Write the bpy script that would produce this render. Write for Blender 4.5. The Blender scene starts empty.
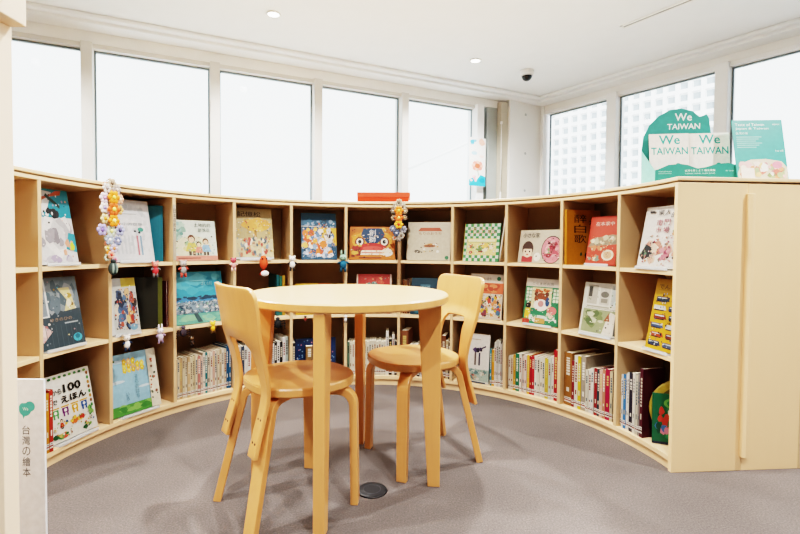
import bpy, bmesh, math, random
from mathutils import Matrix, Vector
PI = math.pi
rnd = random.Random(11)
SC = bpy.context.scene
COL = SC.collection

# ------------------------------------------------------------------ camera
CXS, F, PITCH, ROLL, CYS, HC = -3.5921, 466.757, .0297, .0076, -7.216, .9144
cr, sr, cp, sp = math.cos(ROLL), math.sin(ROLL), math.cos(PITCH), math.sin(PITCH)
fwd = Vector((0, cp, -sp)); upv = Vector((0, sp, cp)); rt = Vector((1, 0, 0))
r_ax = rt * cr + upv * sr
u_ax = upv * cr - rt * sr
cd = bpy.data.cameras.new('camera'); cam = bpy.data.objects.new('camera', cd); COL.objects.link(cam)
m = Matrix((r_ax, u_ax, -fwd)).transposed().to_4x4(); m.translation = (0, 0, HC)
cam.matrix_world = m
cd.sensor_width = 36; cd.lens = F / 800 * 36; cd.shift_x = -CXS / 800; cd.shift_y = CYS / 800
cd.clip_start = .05; cd.clip_end = 500
SC.camera = cam

def ray(px, py):                      # direction of a photograph point, used to measure real positions
    X = (px - 400 - CXS) / F; Y = (py - 267 - CYS) / F
    u = X * cr + Y * sr; v = -X * sr + Y * cr
    return (u, cp - v * sp, -sp - v * cp)
def atz(px, py, z):
    r = ray(px, py); k = (z - HC) / r[2]; return Vector((r[0] * k, r[1] * k, z))

# ------------------------------------------------------------------ materials
def lin(h):
    h = h.lstrip('#')
    if len(h) == 3: h = ''.join(x * 2 for x in h)
    c = [int(h[i:i + 2], 16) / 255 for i in (0, 2, 4)]
    return tuple(x / 12.92 if x <= .04045 else ((x + .055) / 1.055) ** 2.4 for x in c) + (1,)
MATS = {}
def nodes(name):
    mt = bpy.data.materials.new(name); mt.use_nodes = True
    nt = mt.node_tree; b = nt.nodes['Principled BSDF']
    return mt, nt, b
def ramp(nt, fac, stops):
    r = nt.nodes.new('ShaderNodeValToRGB'); e = r.color_ramp.elements
    e[0].position, e[0].color = stops[0]; e[1].position, e[1].color = stops[-1]
    for p, c in stops[1:-1]:
        x = e.new(p); x.color = c
    nt.links.new(fac, r.inputs[0]); return r.outputs[0]
def noise(nt, scale, detail=3, vec=None, rough=.5):
    n = nt.nodes.new('ShaderNodeTexNoise'); n.inputs['Scale'].default_value = scale
    n.inputs['Detail'].default_value = detail; n.inputs['Roughness'].default_value = rough
    if vec: nt.links.new(vec, n.inputs['Vector'])
    return n.outputs['Fac']
def coords(nt, sc=(1, 1, 1), rot=(0, 0, 0)):
    t = nt.nodes.new('ShaderNodeTexCoord'); mp = nt.nodes.new('ShaderNodeMapping')
    mp.inputs['Scale'].default_value = sc; mp.inputs['Rotation'].default_value = rot
    nt.links.new(t.outputs['Object'], mp.inputs['Vector']); return mp.outputs[0]
def shade(h, k):
    c = lin(h); return (min(c[0] * k, 1), min(c[1] * k, 1), min(c[2] * k, 1), 1)
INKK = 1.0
def ink(h, rough=.45):
    key = ('ink', h, rough, INKK)
    if key not in MATS:
        mt, nt, b = nodes('ink_' + h.lstrip('#'))
        f = noise(nt, 60, 2, coords(nt))
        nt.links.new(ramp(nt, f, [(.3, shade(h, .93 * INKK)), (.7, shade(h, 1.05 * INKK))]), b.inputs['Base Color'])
        b.inputs['Roughness'].default_value = rough
        MATS[key] = mt
    return MATS[key]
def wood(name, h, sc=(1, 1, 14), rough=.42, contrast=.12, coat=0):
    if name in MATS: return MATS[name]
    mt, nt, b = nodes(name)
    v = coords(nt, sc)
    f = noise(nt, 5, 5, v, .6)
    nt.links.new(ramp(nt, f, [(.25, shade(h, 1 - contrast)), (.5, lin(h)), (.8, shade(h, 1 + contrast * .6))]), b.inputs['Base Color'])
    b.inputs['Roughness'].default_value = rough
    if coat: b.inputs['Coat Weight'].default_value = coat; b.inputs['Coat Roughness'].default_value = .2
    MATS[name] = mt; return mt
def plain(name, h, rough=.5, metal=0, var=.04, scale=8, emit=0):
    if name in MATS: return MATS[name]
    mt, nt, b = nodes(name)
    f = noise(nt, scale, 4, coords(nt))
    nt.links.new(ramp(nt, f, [(.3, shade(h, 1 - var)), (.7, shade(h, 1 + var))]), b.inputs['Base Color'])
    b.inputs['Roughness'].default_value = rough; b.inputs['Metallic'].default_value = metal
    if emit:
        b.inputs['Emission Color'].default_value = lin(h); b.inputs['Emission Strength'].default_value = emit
    MATS[name] = mt; return mt
def carpet():
    mt, nt, b = nodes('grey_carpet'); v = coords(nt)
    f1 = noise(nt, 160, 4, v, .8); f2 = noise(nt, 2.2, 4, v)
    mx = nt.nodes.new('ShaderNodeMath'); mx.operation = 'MULTIPLY_ADD'; mx.inputs[1].default_value = .35
    nt.links.new(f2, mx.inputs[0]); nt.links.new(f1, mx.inputs[2])
    nt.links.new(ramp(nt, mx.outputs[0], [(.4, lin('#47403e')), (.68, lin('#635c59')), (.95, lin('#837a76'))]), b.inputs['Base Color'])
    b.inputs['Roughness'].default_value = .95
    bp = nt.nodes.new('ShaderNodeBump'); bp.inputs['Strength'].default_value = .35; bp.inputs['Distance'].default_value = .004
    nt.links.new(f1, bp.inputs['Height']); nt.links.new(bp.outputs[0], b.inputs['Normal'])
    return mt
def glass(name, tint='#f4faf9', gl=.05):
    if name in MATS: return MATS[name]
    mt = bpy.data.materials.new(name); mt.use_nodes = True; nt = mt.node_tree; nt.nodes.clear()
    o = nt.nodes.new('ShaderNodeOutputMaterial'); tr = nt.nodes.new('ShaderNodeBsdfTransparent'); g = nt.nodes.new('ShaderNodeBsdfGlossy')
    tr.inputs[0].default_value = lin(tint); g.inputs['Roughness'].default_value = .02
    mi = nt.nodes.new('ShaderNodeMixShader'); fr = nt.nodes.new('ShaderNodeFresnel'); fr.inputs[0].default_value = 1.35 + gl
    nt.links.new(fr.outputs[0], mi.inputs[0]); nt.links.new(tr.outputs[0], mi.inputs[1]); nt.links.new(g.outputs[0], mi.inputs[2])
    nt.links.new(mi.outputs[0], o.inputs[0]); MATS[name] = mt; return mt

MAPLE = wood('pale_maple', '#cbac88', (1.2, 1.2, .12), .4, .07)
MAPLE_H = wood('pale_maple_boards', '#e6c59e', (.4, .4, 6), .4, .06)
MAPLE_TOP = wood('maple_worktop', '#ebcca4', (.8, .8, 6), .35, .05)
CABIN = wood('cabinet_maple', '#efc99e', (1.3, 1.3, .1), .4, .05)
BIRCH = wood('honey_birch', '#dca066', (6, 6, .5), .34, .1, .25)
BIRCH_TOP = wood('birch_tabletop', '#e8bb86', (.7, 6, 6), .3, .07, .35)
BIRCH_SEAT = wood('birch_seat', '#d29a62', (5, .6, 5), .3, .1, .3)
WHITE = plain('white_paint', '#f3f4f3', .6, 0, .02)
FRAME = plain('grey_window_frame', '#dad9d5', .45, .1, .03)
FRAME_L = plain('white_window_frame', '#f6f8f9', .45, .05, .02)
PAPER = plain('book_pages', '#e7dec9', .8, 0, .06, 90)
def frosted(name, h, al):
    mt, nt, b = nodes(name); f = noise(nt, 20, 2, coords(nt))
    nt.links.new(ramp(nt, f, [(.3, shade(h, .97)), (.7, shade(h, 1.02))]), b.inputs['Base Color'])
    b.inputs['Alpha'].default_value = al; b.inputs['Roughness'].default_value = .25; return mt
ACR = frosted('clear_acrylic', '#dfe3e3', .5)

# ------------------------------------------------------------------ mesh helpers
class MB:
    def __init__(s): s.v = []; s.f = []; s.m = []; s.mats = []; s.smooth = []
    def mi(s, mat):
        if mat not in s.mats: s.mats.append(mat)
        return s.mats.index(mat)
    def poly(s, pts, mat, smooth=False):
        i = len(s.v); s.v += [tuple(p) for p in pts]; s.f.append(tuple(range(i, i + len(pts)))); s.m.append(s.mi(mat)); s.smooth.append(smooth)
    def add(s, vs, fs, mat, smooth=False):
        i = len(s.v); s.v += [tuple(p) for p in vs]; k = s.mi(mat)
        for f in fs: s.f.append(tuple(i + j for j in f)); s.m.append(k); s.smooth.append(smooth)
    def box(s, a, b, mat, mtx=None):
        x0, y0, z0 = a; x1, y1, z1 = b
        vs = [(x0, y0, z0), (x1, y0, z0), (x1, y1, z0), (x0, y1, z0), (x0, y0, z1), (x1, y0, z1), (x1, y1, z1), (x0, y1, z1)]
        if mtx: vs = [mtx @ Vector(v) for v in vs]
        s.add(vs, [(0, 3, 2, 1), (4, 5, 6, 7), (0, 1, 5, 4), (1, 2, 6, 5), (2, 3, 7, 6), (3, 0, 4, 7)], mat)
    def prism(s, pts, z0, z1, mat):
        n = len(pts); vs = [(p[0], p[1], z0) for p in pts] + [(p[0], p[1], z1) for p in pts]
        s.add(vs, [tuple(range(n - 1, -1, -1)), tuple(range(n, 2 * n))] + [(i, (i + 1) % n, n + (i + 1) % n, n + i) for i in range(n)], mat)
    def lathe(s, prof, mat, n=32, c=(0, 0, 0), smooth=True, mtx=None):
        vs = []; fs = []; k = len(prof)
        for j in range(n):
            a = 2 * PI * j / n
            for r, z in prof: vs.append(Vector((c[0] + r * math.cos(a), c[1] + r * math.sin(a), c[2] + z)))
        for j in range(n):
            for i in range(k - 1):
                a = j * k + i; b = ((j + 1) % n) * k + i; fs.append((a, b, b + 1, a + 1))
        if mtx: vs = [mtx @ v for v in vs]
        s.add(vs, fs, mat, smooth)
    def ball(s, c, r, mat, n=12, mtx=None):
        if not hasattr(r, '__len__'): r = (r, r, r)
        h = n // 2; vs = []; fs = []
        for i in range(h + 1):
            t = PI * i / h
            for j in range(n):
                a = 2 * PI * j / n
                vs.append(Vector((c[0] + r[0] * math.sin(t) * math.cos(a), c[1] + r[1] * math.sin(t) * math.sin(a), c[2] + r[2] * math.cos(t))))
        for i in range(h):
            for j in range(n): fs.append((i * n + j, (i + 1) * n + j, (i + 1) * n + (j + 1) % n, i * n + (j + 1) % n))
        if mtx: vs = [mtx @ v for v in vs]
        s.add(vs, fs, mat, True)
    def tube(s, pts, r, mat, n=8):
        pts = [Vector(p) for p in pts]; vs = []; fs = []
        for i, p in enumerate(pts):
            t = (pts[min(i + 1, len(pts) - 1)] - pts[max(i - 1, 0)]).normalized()
            a = t.cross(Vector((0, 0, 1)) if abs(t.z) < .9 else Vector((1, 0, 0))).normalized(); b = t.cross(a)
            rr = r[i] if hasattr(r, '__len__') else r
            for j in range(n):
                g = 2 * PI * j / n; vs.append(p + a * rr * math.cos(g) + b * rr * math.sin(g))
        for i in range(len(pts) - 1):
            for j in range(n): fs.append((i * n + j, i * n + (j + 1) % n, (i + 1) * n + (j + 1) % n, (i + 1) * n + j))
        fs.append(tuple(range(n - 1, -1, -1))); fs.append(tuple((len(pts) - 1) * n + j for j in range(n)))
        s.add(vs, fs, mat, True)
    def sweep(s, pts, wdir, w, t, mat):            # flat bent strip along pts, width along wdir, thickness t
        pts = [Vector(p) for p in pts]; wd = Vector(wdir).normalized(); vs = []; fs = []
        for i, p in enumerate(pts):
            tg = (pts[min(i + 1, len(pts) - 1)] - pts[max(i - 1, 0)]).normalized(); nn = wd.cross(tg).normalized()
            ww = (w[i] if hasattr(w, '__len__') else w) / 2; tt = (t[i] if hasattr(t, '__len__') else t) / 2
            vs += [p - wd * ww - nn * tt, p + wd * ww - nn * tt, p + wd * ww + nn * tt, p - wd * ww + nn * tt]
        for i in range(len(pts) - 1):
            for j in range(4): fs.append((i * 4 + j, i * 4 + (j + 1) % 4, i * 4 + 4 + (j + 1) % 4, i * 4 + 4 + j))
        fs.append((3, 2, 1, 0)); e = 4 * (len(pts) - 1); fs.append((e, e + 1, e + 2, e + 3))
        s.add(vs, fs, mat)
    def build(s, name, parent=None, bevel=0, loc=None, recalc=True, seg=2):
        me = bpy.data.meshes.new(name); me.from_pydata(s.v, [], s.f)
        for mt in s.mats: me.materials.append(mt)
        me.polygons.foreach_set('material_index', s.m); me.polygons.foreach_set('use_smooth', s.smooth)
        if recalc:
            bm = bmesh.new(); bm.from_mesh(me); bmesh.ops.recalc_face_normals(bm, faces=bm.faces); bm.to_mesh(me); bm.free()
        me.update()
        o = bpy.data.objects.new(name, me); COL.objects.link(o)
        if parent: o.parent = parent
        if loc: o.location = loc
        if bevel:
            b = o.modifiers.new('bevel', 'BEVEL'); b.width = bevel; b.segments = seg; b.limit_method = 'ANGLE'; b.angle_limit = .6
            b.harden_normals = False
        return o
def empty(name, loc=(0, 0, 0), rz=0):
    o = bpy.data.objects.new(name, None); COL.objects.link(o); o.location = loc; o.rotation_euler = (0, 0, rz)
    o.empty_display_size = .05; return o
def tag(o, label=None, cat=None, group=None, kind=None):
    if label: o['label'] = label
    if cat: o['category'] = cat
    if group: o['group'] = group
    if kind: o['kind'] = kind
    return o
def struct(o, label=None): o['kind'] = 'structure'; return o
def copy_tree(o, parent=None):
    c = o.copy(); COL.objects.link(c)
    if parent: c.parent = parent
    for ch in list(o.children): copy_tree(ch, c)
    return c

TXT = {}
def text2d(body, spacing=1.0, bold=0):
    key = (body, spacing, bold)
    if key not in TXT:
        cu = bpy.data.curves.new('t', 'FONT'); cu.body = body; cu.resolution_u = 2; cu.space_character = spacing; cu.offset = bold
        ob = bpy.data.objects.new('t', cu); COL.objects.link(ob)
        dg = bpy.context.evaluated_depsgraph_get(); me = bpy.data.meshes.new_from_object(ob.evaluated_get(dg))
        vs = [(v.co.x, v.co.y) for v in me.vertices]; fs = [tuple(p.vertices) for p in me.polygons]
        bpy.data.objects.remove(ob); bpy.data.curves.remove(cu); bpy.data.meshes.remove(me)
        x0 = min(v[0] for v in vs); x1 = max(v[0] for v in vs); y0 = min(v[1] for v in vs); y1 = max(v[1] for v in vs)
        vs = [((v[0] - x0) / (x1 - x0), (v[1] - y0) / (y1 - y0)) for v in vs]
        TXT[key] = (vs, fs)
    return TXT[key]

# ------------------------------------------------------------------ printed artwork: shapes in unit coordinates on a face
class Art:
    def __init__(s): s.items = []            # (verts2d, faces, colour)
    def poly(s, pts, c): s.items.append((list(pts), [tuple(range(len(pts)))], c)); return s
    def rect(s, x0, y0, x1, y1, c): return s.poly([(x0, y0), (x1, y0), (x1, y1), (x0, y1)], c)
    def oval(s, x, y, rx, ry, c, n=18, a0=0, a1=2 * PI):
        full = abs(a1 - a0 - 2 * PI) < .01
        pts = [(x + rx * math.cos(a0 + (a1 - a0) * i / (n if full else n - 1)), y + ry * math.sin(a0 + (a1 - a0) * i / (n if full else n - 1))) for i in range(n)]
        return s.poly([(min(max(p[0], 0), 1), min(max(p[1], 0), 1)) for p in pts], c)
    def text(s, body, x, y, w, h, c, sp=1.0, bold=0):
        v, f = text2d(body, sp, bold); s.items.append(([(x + a * w, y + b * h) for a, b in v], f, c)); return s
    def vtext(s, body, x, y, w, h, c):       # characters stacked downwards from y
        n = len(body)
        for i, ch in enumerate(body): s.text(ch, x, y - h * (i + 1) / n + h * .08 / n, w, h / n * .84, c)
        return s
    def line(s, x0, y0, x1, y1, w, c):
        dx, dy = x1 - x0, y1 - y0; L = math.hypot(dx, dy) or 1; nx, ny = -dy / L * w / 2, dx / L * w / 2
        return s.poly([(x0 - nx, y0 - ny), (x1 - nx, y1 - ny), (x1 + nx, y1 + ny), (x0 + nx, y0 + ny)], c)
    def blobs(s, n, cols, x0, y0, x1, y1, r0, r1, asp=.8, seed=0):
        q = random.Random(seed)
        for _ in range(n):
            r = q.uniform(r0, r1); x = q.uniform(x0 + r, x1 - r) if x1 - x0 > 2 * r else (x0 + x1) / 2
            y = q.uniform(y0 + r * asp, y1 - r * asp) if y1 - y0 > 2 * r * asp else (y0 + y1) / 2
            k = q.randint(5, 9); ph = q.random() * 6
            s.poly([(min(max(x + r * q.uniform(.6, 1.1) * math.cos(ph + 2 * PI * i / k), x0), x1), min(max(y + r * asp * q.uniform(.6, 1.1) * math.sin(ph + 2 * PI * i / k), y0), y1)) for i in range(k)], q.choice(cols))
        return s
    def figure(s, x, y, h, coat, hair='#3a2a22', skin='#f0cfae', legs='#4a4038', asp=.8):
        w = h * .36 * asp
        s.rect(x - w * .5, y, x - w * .1, y + h * .25, legs); s.rect(x + w * .1, y, x + w * .5, y + h * .25, legs)
        s.poly([(x - w, y + h * .2), (x + w, y + h * .2), (x + w * .55, y + h * .62), (x - w * .55, y + h * .62)], coat)
        s.oval(x, y + h * .82, h * .21 * asp, h * .2, hair, 12); s.oval(x, y + h * .77, h * .16 * asp, h * .15, skin, 12)
        return s
    def flower(s, x, y, r, c, mid='#f4d35e', asp=.8):
        for k in range(5): s.oval(x + r * .6 * asp * math.cos(k * 1.2566), y + r * .6 * math.sin(k * 1.2566), r * .45 * asp, r * .45, c, 8)
        return s.oval(x, y, r * .3 * asp, r * .3, mid, 8)
    def onto(s, mb, o, ex, ey, w, h, nrm, step=.00012):
        o, ex, ey, nrm = Vector(o), Vector(ex), Vector(ey), Vector(nrm)
        for k, (vs, fs, c) in enumerate(s.items):
            off = nrm * (.0003 + step * k * .25)
            mb.add([o + ex * (v[0] * w) + ey * (v[1] * h) + off for v in vs], fs, ink(c) if isinstance(c, str) else c)

# ------------------------------------------------------------------ room
ZS, ZC = 2.55, 2.60                                   # soffit and ceiling heights
CORNER = atz(539, 108, ZS)
DL = Vector((-.906, -.4227, 0)); NL = Vector((.4227, -.906, 0))      # along the left window wall, and its inward normal
DR = Vector((.5916, -.806, 0)); NR = Vector((-.806, -.5916, 0))
C0 = Vector((CORNER.x, CORNER.y, 0))
LEND = C0 + DL * 6.6
REND = C0 + DR * 11.2
ROOM = [C0, LEND, Vector((LEND.x, -3.5, 0)), Vector((REND.x, -3.5, 0)), REND]
b = MB(); b.prism([(p.x, p.y) for p in ROOM], -.1, 0, carpet()); struct(b.build('floor'))
CEIL = plain('ceiling_paint', '#eff3f5', .75, 0, .012)
b = MB(); b.prism([(p.x, p.y) for p in ROOM], ZC, ZC + .1, CEIL); struct(b.build('ceiling'))
def along(P, D, N, t, n, z): return P + D * t + N * n + Vector((0, 0, z))
def wbox(mb, P, D, N, t0, t1, n0, n1, z0, z1, mat):
    vs = [along(P, D, N, *q) for q in ((t0, n0, z0), (t1, n0, z0), (t1, n1, z0), (t0, n1, z0), (t0, n0, z1), (t1, n0, z1), (t1, n1, z1), (t0, n1, z1))]
    mb.add(vs, [(0, 3, 2, 1), (4, 5, 6, 7), (0, 1, 5, 4), (1, 2, 6, 5), (2, 3, 7, 6), (3, 0, 4, 7)], mat)
ZG = 2.435                                            # top of the glass
SILL = .82
for nm, P, D, N, L, zg in (('left', C0, DL, NL, 6.6, 2.435), ('right', C0, DR, NR, 11.2, 2.46)):
    b = MB(); wbox(b, P, D, N, -.25 if nm == 'left' else 0, L, -.22, -.001, 0, SILL, WHITE); wbox(b, P, D, N, -.25 if nm == 'left' else 0, L, -.22, -.001, zg + .03, ZC + .1, WHITE)
    if nm == 'right': wbox(b, P, D, N, 5.2, L, -.22, -.001, SILL, zg + .03, WHITE)  # unseen stretch closed solid to cut window light from the front
    struct(b.build('wall_' + nm))
b = MB(); b.box((LEND.x - .2, -3.5, 0), (LEND.x, LEND.y, ZC + .1), plain('low_bounce_wall_paint', '#a39a8c', .8, 0, .03)); struct(b.build('wall_side'))  # unseen side and rear walls toned darker to reduce bounced light
b = MB(); b.box((LEND.x - .2, -3.7, 0), (REND.x + .2, -3.5, ZC + .1), plain('low_bounce_wall_paint', '#a39a8c', .8, 0, .03)); struct(b.build('wall_rear'))
# soffit with a small cove step round the window walls
for k, (P, D, N, L) in enumerate(((C0, DL, NL, 6.6), (C0, DR, NR, 11.2))):
    b = MB(); wbox(b, P, D, N, .0, L, 0, .17, ZS + .002 * k, ZC, CEIL); wbox(b, P, D, N, 0, L, .1701, .235, ZS + .022 + .002 * k, ZC, CEIL)
    struct(b.build('trim_%d' % (k + 1), bevel=.008))
    b = MB(); wbox(b, P, D, N, .02, L, 0, .012, 0, .08, WHITE); struct(b.build('baseboard_' + ('left', 'right')[k]))

def wall_t(P, D, px, py=150):                          # where a photographed upright meets a wall line
    r = ray(px, py); den = r[0] * D.y - r[1] * D.x
    return (r[1] * P.x - r[0] * P.y) / den * 1.0 if abs(den) > 1e-9 else 0
GLASS = glass('window_glass')
DARKSEAL = plain('window_gasket', '#7d8a90', .6)
def window(n, P, D, N, t0, t1, mat, zt, mw=.085, first=True):
    o = empty('window_%d' % n, along(P, D, N, (t0 + t1) / 2, -.06, SILL)); o['kind'] = 'structure'
    def add(mb, name, bev=.003):
        ob = mb.build(name, o, bev); ob.matrix_parent_inverse = Matrix.Translation(o.location).inverted(); return ob
    f = MB()
    wbox(f, P, D, N, t0, t1, -.13, -.002, zt - .005, zt + .03, mat); wbox(f, P, D, N, t0, t1, -.13, -.002, SILL, SILL + .05, mat)
    add(f, 'rail')
    f = MB(); wbox(f, P, D, N, t1 - mw / 2, t1 + mw / 2, -.14, .035, SILL, zt + .03, mat); add(f, 'mullion', .004)
    f = MB(); s = .012
    wbox(f, P, D, N, t0 + mw / 2, t1 - mw / 2, -.075, -.055, zt - .005 - s, zt - .005, DARKSEAL)
    wbox(f, P, D, N, t0 + mw / 2, t0 + mw / 2 + s, -.075, -.055, SILL + .05, zt - .005, DARKSEAL)
    wbox(f, P, D, N, t1 - mw / 2 - s, t1 - mw / 2, -.075, -.055, SILL + .05, zt - .005, DARKSEAL); add(f, 'gasket', 0)
    f = MB(); f.poly([along(P, D, N, *q) for q in ((t0 + mw / 2, -.065, SILL + .05), (t1 - mw / 2, -.065, SILL + .05), (t1 - mw / 2, -.065, zt), (t0 + mw / 2, -.065, zt))], GLASS)
    add(f, 'pane', 0)
def solve_t(P, D, px, py):
    r = ray(px, py); A = r[0] / r[1]                   # x = A*y on the ray
    return (A * P.y - P.x) / (D.x - A * D.y)
mull_l = [478, 404, 317.5, 215, 88]
tl = [solve_t(C0, DL, p, 140) for p in mull_l]
dt = (tl[-1] - tl[1]) / 3
tl = tl + [tl[-1] + dt]
for k in range(len(tl) - 1): window(k + 1, C0, DL, NL, tl[k], tl[k + 1], FRAME, 2.435, .078)
trr = [solve_t(C0, DR, p, 140) for p in (543, 612, 721)]
step = trr[2] - trr[1]
while trr[-1] + step < 5.2: trr.append(trr[-1] + step)
for k in range(len(trr) - 1): window(10 + k, C0, DR, NR, trr[k], trr[k + 1], FRAME_L, 2.46, .10)
# end mullion at the corner of the right wall and last mullion on the left
b = MB(); wbox(b, C0, DR, NR, .0, trr[0] + .02, -.14, .03, SILL, ZS - .001, FRAME_L); struct(b.build('trim_3', bevel=.004))
b = MB(); wbox(b, C0, DL, NL, tl[0] - .045, tl[0] + .045, -.14, .05, SILL, 2.465, FRAME_L); struct(b.build('trim_4', bevel=.004))
# corner column with bolt plugs, grey and beige casings
t504 = solve_t(C0, DL, 504, 140); t497 = solve_t(C0, DL, 497, 140); t486 = solve_t(C0, DL, 487, 140)
CONC = plain('pale_concrete', '#ebebe9', .7, 0, .03, 3)
b = MB(); pA = C0 + DL * (t504) + NL * .10; pB = C0 + DR * .05 + NR * .03
b.prism([(pA.x, pA.y), (pB.x, pB.y), (C0 + DR * .05 + NR * -.02).to_tuple()[:2], (C0.x, C0.y), (C0 + DL * t504).to_tuple()[:2]], 0, ZS + .03, CONC)
pl = plain('bolt_plug', '#b9bcbd', .5)
dd = (pB - pA); nn = Vector((dd.y, -dd.x, 0)).normalized()
for zz in (2.42, 1.98, 1.56):
    c = pA + dd * .5 + Vector((0, 0, zz)); b.lathe([(0, .004), (.012, .004), (.016, 0)], pl, 14, mtx=Matrix.Translation(c) @ nn.to_track_quat('Z', 'Y').to_matrix().to_4x4())
struct(b.build('wall_corner_column'))
b = MB(); wbox(b, C0, DL, NL, t497, t486, -.1, .0, SILL, ZS - .08, plain('grey_casing', '#aeb5b4', .5)); struct(b.build('trim_5', bevel=.004))
b = MB(); wbox(b, C0, DL, NL, t504 + .002, t497 - .001, -.1, .07, SILL, ZS - .02, plain('beige_casing', '#c4beb0', .55)); struct(b.build('trim_6', bevel=.004))
b = MB(); wbox(b, C0, DL, NL, t486 + .004, tl[0] - .05, -.09, -.05, SILL, 2.44, plain('slate_casing', '#76868b', .4)); struct(b.build('trim_7'))
# pull cord
pc = C0 + DL * (t497 + .012) + NL * .09
o = empty('blind_cord', (pc.x, pc.y, 1.25)); tag(o, 'thin white pull cord with tassel hanging beside the beige column casing', 'cord')
WC = plain('white_cord', '#f2f0ec', .6)
b = MB(); b.tube([(0, 0, 1.03), (.004, 0, .6), (0, 0, .27)], .004, WC, 6); b.build('cord', o)
b = MB(); b.lathe([(0, .28), (.008, .27), (.011, .2), (.017, .13), (.012, .11), (0, .11)], WC, 10); b.build('tassel', o)
b = MB(); b.box((-.012, -.008, 1.02), (.012, .008, 1.05), WC); b.box((-.006, 0, 1.03), (.006, .03, 1.045), WC); b.build('bracket', o, .002)

# sticker poster hung on the mullion
tp = solve_t(C0, DL, 472.5, 160); A_ = C0 + DL * tp + NL * .09
def on_wall(py, t, n=.09):
    p = C0 + DL * t + NL * n; r = ray(472, py); return HC + r[2] * (p.y / r[1])
z0, z1 = on_wall(186, tp), on_wall(138, tp)
hw = (solve_t(C0, DL, 464.5, 160) - solve_t(C0, DL, 480.5, 160)) / 2
o = empty('hanging_poster', (A_.x, A_.y, z0), math.atan2(-DL.y, -DL.x)); tag(o, 'narrow pastel poster with pink and blue shapes hung on the window mullion', 'poster')
b = MB(); b.box((-hw, -.004, 0), (hw, 0, z1 - z0), ink('#f1efec'))
a = Art(); a.blobs(5, ['#58a9d6', '#7cc0df'], 0, .82, .5, 1, .1, .2, .3, 1).blobs(4, ['#f08a6a', '#f4b8a4'], .5, .84, 1, 1, .1, .22, .3, 2)
a.oval(.3, .68, .18, .04, '#a8d4e6').oval(.75, .62, .15, .03, '#f6d9cf')
for q in range(8): a.oval(.5 + .22 * math.cos(q * .785), .42 + .07 * math.sin(q * .785), .14, .045, '#ee8f84' if q % 2 else '#f6b6a6', 10)
a.oval(.5, .42, .16, .05, '#d9694f').line(.5, .36, .58, .22, .05, '#9fb8a8')
a.poly([(0, 0), (1, 0), (1, .2), (.7, .24), (.45, .12), (.2, .17), (0, .12)], '#43b0d0').blobs(5, ['#f19ba8', '#f7c7cd'], 0, .08, .5, .24, .08, .16, .3, 5).oval(.8, .12, .18, .05, '#2f9cc4')
a.onto(b, (-hw, -.004, 0), (1, 0, 0), (0, 0, 1), 2 * hw, z1 - z0, (0, -1, 0)); b.build('printed_sheet', o, recalc=False)
b = MB(); b.box((-.004, 0, (z1 - z0) * .96), (.004, .055, (z1 - z0) * .985), WC); b.build('hook', o)

# ceiling fittings
LAMPS = []
o1, o2 = atz(273.5, 14, ZC), atz(475.5, 60.5, ZC)
stepL = (o2 - o1); perp = Vector((NL.x, NL.y, 0)) * 1.8
for i in range(3):
    for j in range(-1, 3): LAMPS.append(o1 + stepL * j + perp * i)
EM = plain('lamp_lens', '#fff6e8', .4, emit=9)
lamp_proto = None
names = {(0, 0): 'small round recessed downlight glowing above the second window from left', (0, 1): 'small round recessed downlight glowing left of the dome camera'}
for k, p in enumerate(LAMPS):
    if not (LEND.x + .3 < p.x and (p - C0).dot(NL) > .3 and (p - C0).dot(NR) > .3): continue
    i, j = k // 4, k % 4 - 1
    if (i, j) in names:
        o = empty('downlight', (p.x, p.y, ZC)); tag(o, names[(i, j)], 'ceiling light')
        b = MB(); b.lathe([(.040, -.001), (.052, -.001), (.056, -.006), (.042, -.008), (.038, -.002)], WHITE, 32); b.build('trim_ring', o)
        b = MB(); b.lathe([(0, -.004), (.039, -.004), (.039, -.001), (0, -.001)], EM, 28); b.build('lens', o)
    ld = bpy.data.lights.new('downlight_lamp', 'SPOT'); ld.energy = 150; ld.spot_size = 2.6; ld.spot_blend = .9; ld.shadow_soft_size = .035; ld.color = (1, .975, .945)
    lo = bpy.data.objects.new('downlight_lamp', ld); COL.objects.link(lo); lo.location = (p.x, p.y, ZC - .03)
# dome camera
p = atz(527, 71, ZC)
o = empty('security_camera', (p.x, p.y, ZC)); tag(o, 'small dome security camera with white base on the ceiling', 'security camera')
b = MB(); b.lathe([(0, 0), (.068, 0), (.068, -.03), (.06, -.042), (.05, -.045), (0, -.045)], WHITE, 32); b.build('base', o)
b = MB(); b.lathe([(.05, -.043)] + [(.05 * math.cos(t), -.045 - .05 * math.sin(t)) for t in [x * PI / 16 for x in range(9)]], plain('smoked_dome', '#24282b', .12), 28); b.build('dome', o)
b = MB(); b.lathe([(.05, -.038), (.055, -.044), (.05, -.052), (.047, -.046)], plain('dome_ring', '#c9cccd', .4), 28); b.build('ring', o)
# slot diffuser
p0, p1 = atz(622, 27, ZC), atz(692, -1, ZC); d = (p1 - p0); L = d.length * 1.5
o = empty('air_vent', (p0.x, p0.y, ZC), math.atan2(d.y, d.x)); tag(o, 'long thin slot air vent in the white ceiling', 'air vent')
b = MB(); b.box((0, -.03, -.006), (L, -.012, 0), WHITE); b.box((0, .012, -.006), (L, .03, 0), WHITE); b.box((0, -.03, -.006), (.012, .03, 0), WHITE); b.build('frame', o)
b = MB(); b.box((.012, -.012, -.003), (L, .012, -.0005), plain('vent_slot', '#9a9d9d', .7)); b.build('slot', o)

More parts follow.
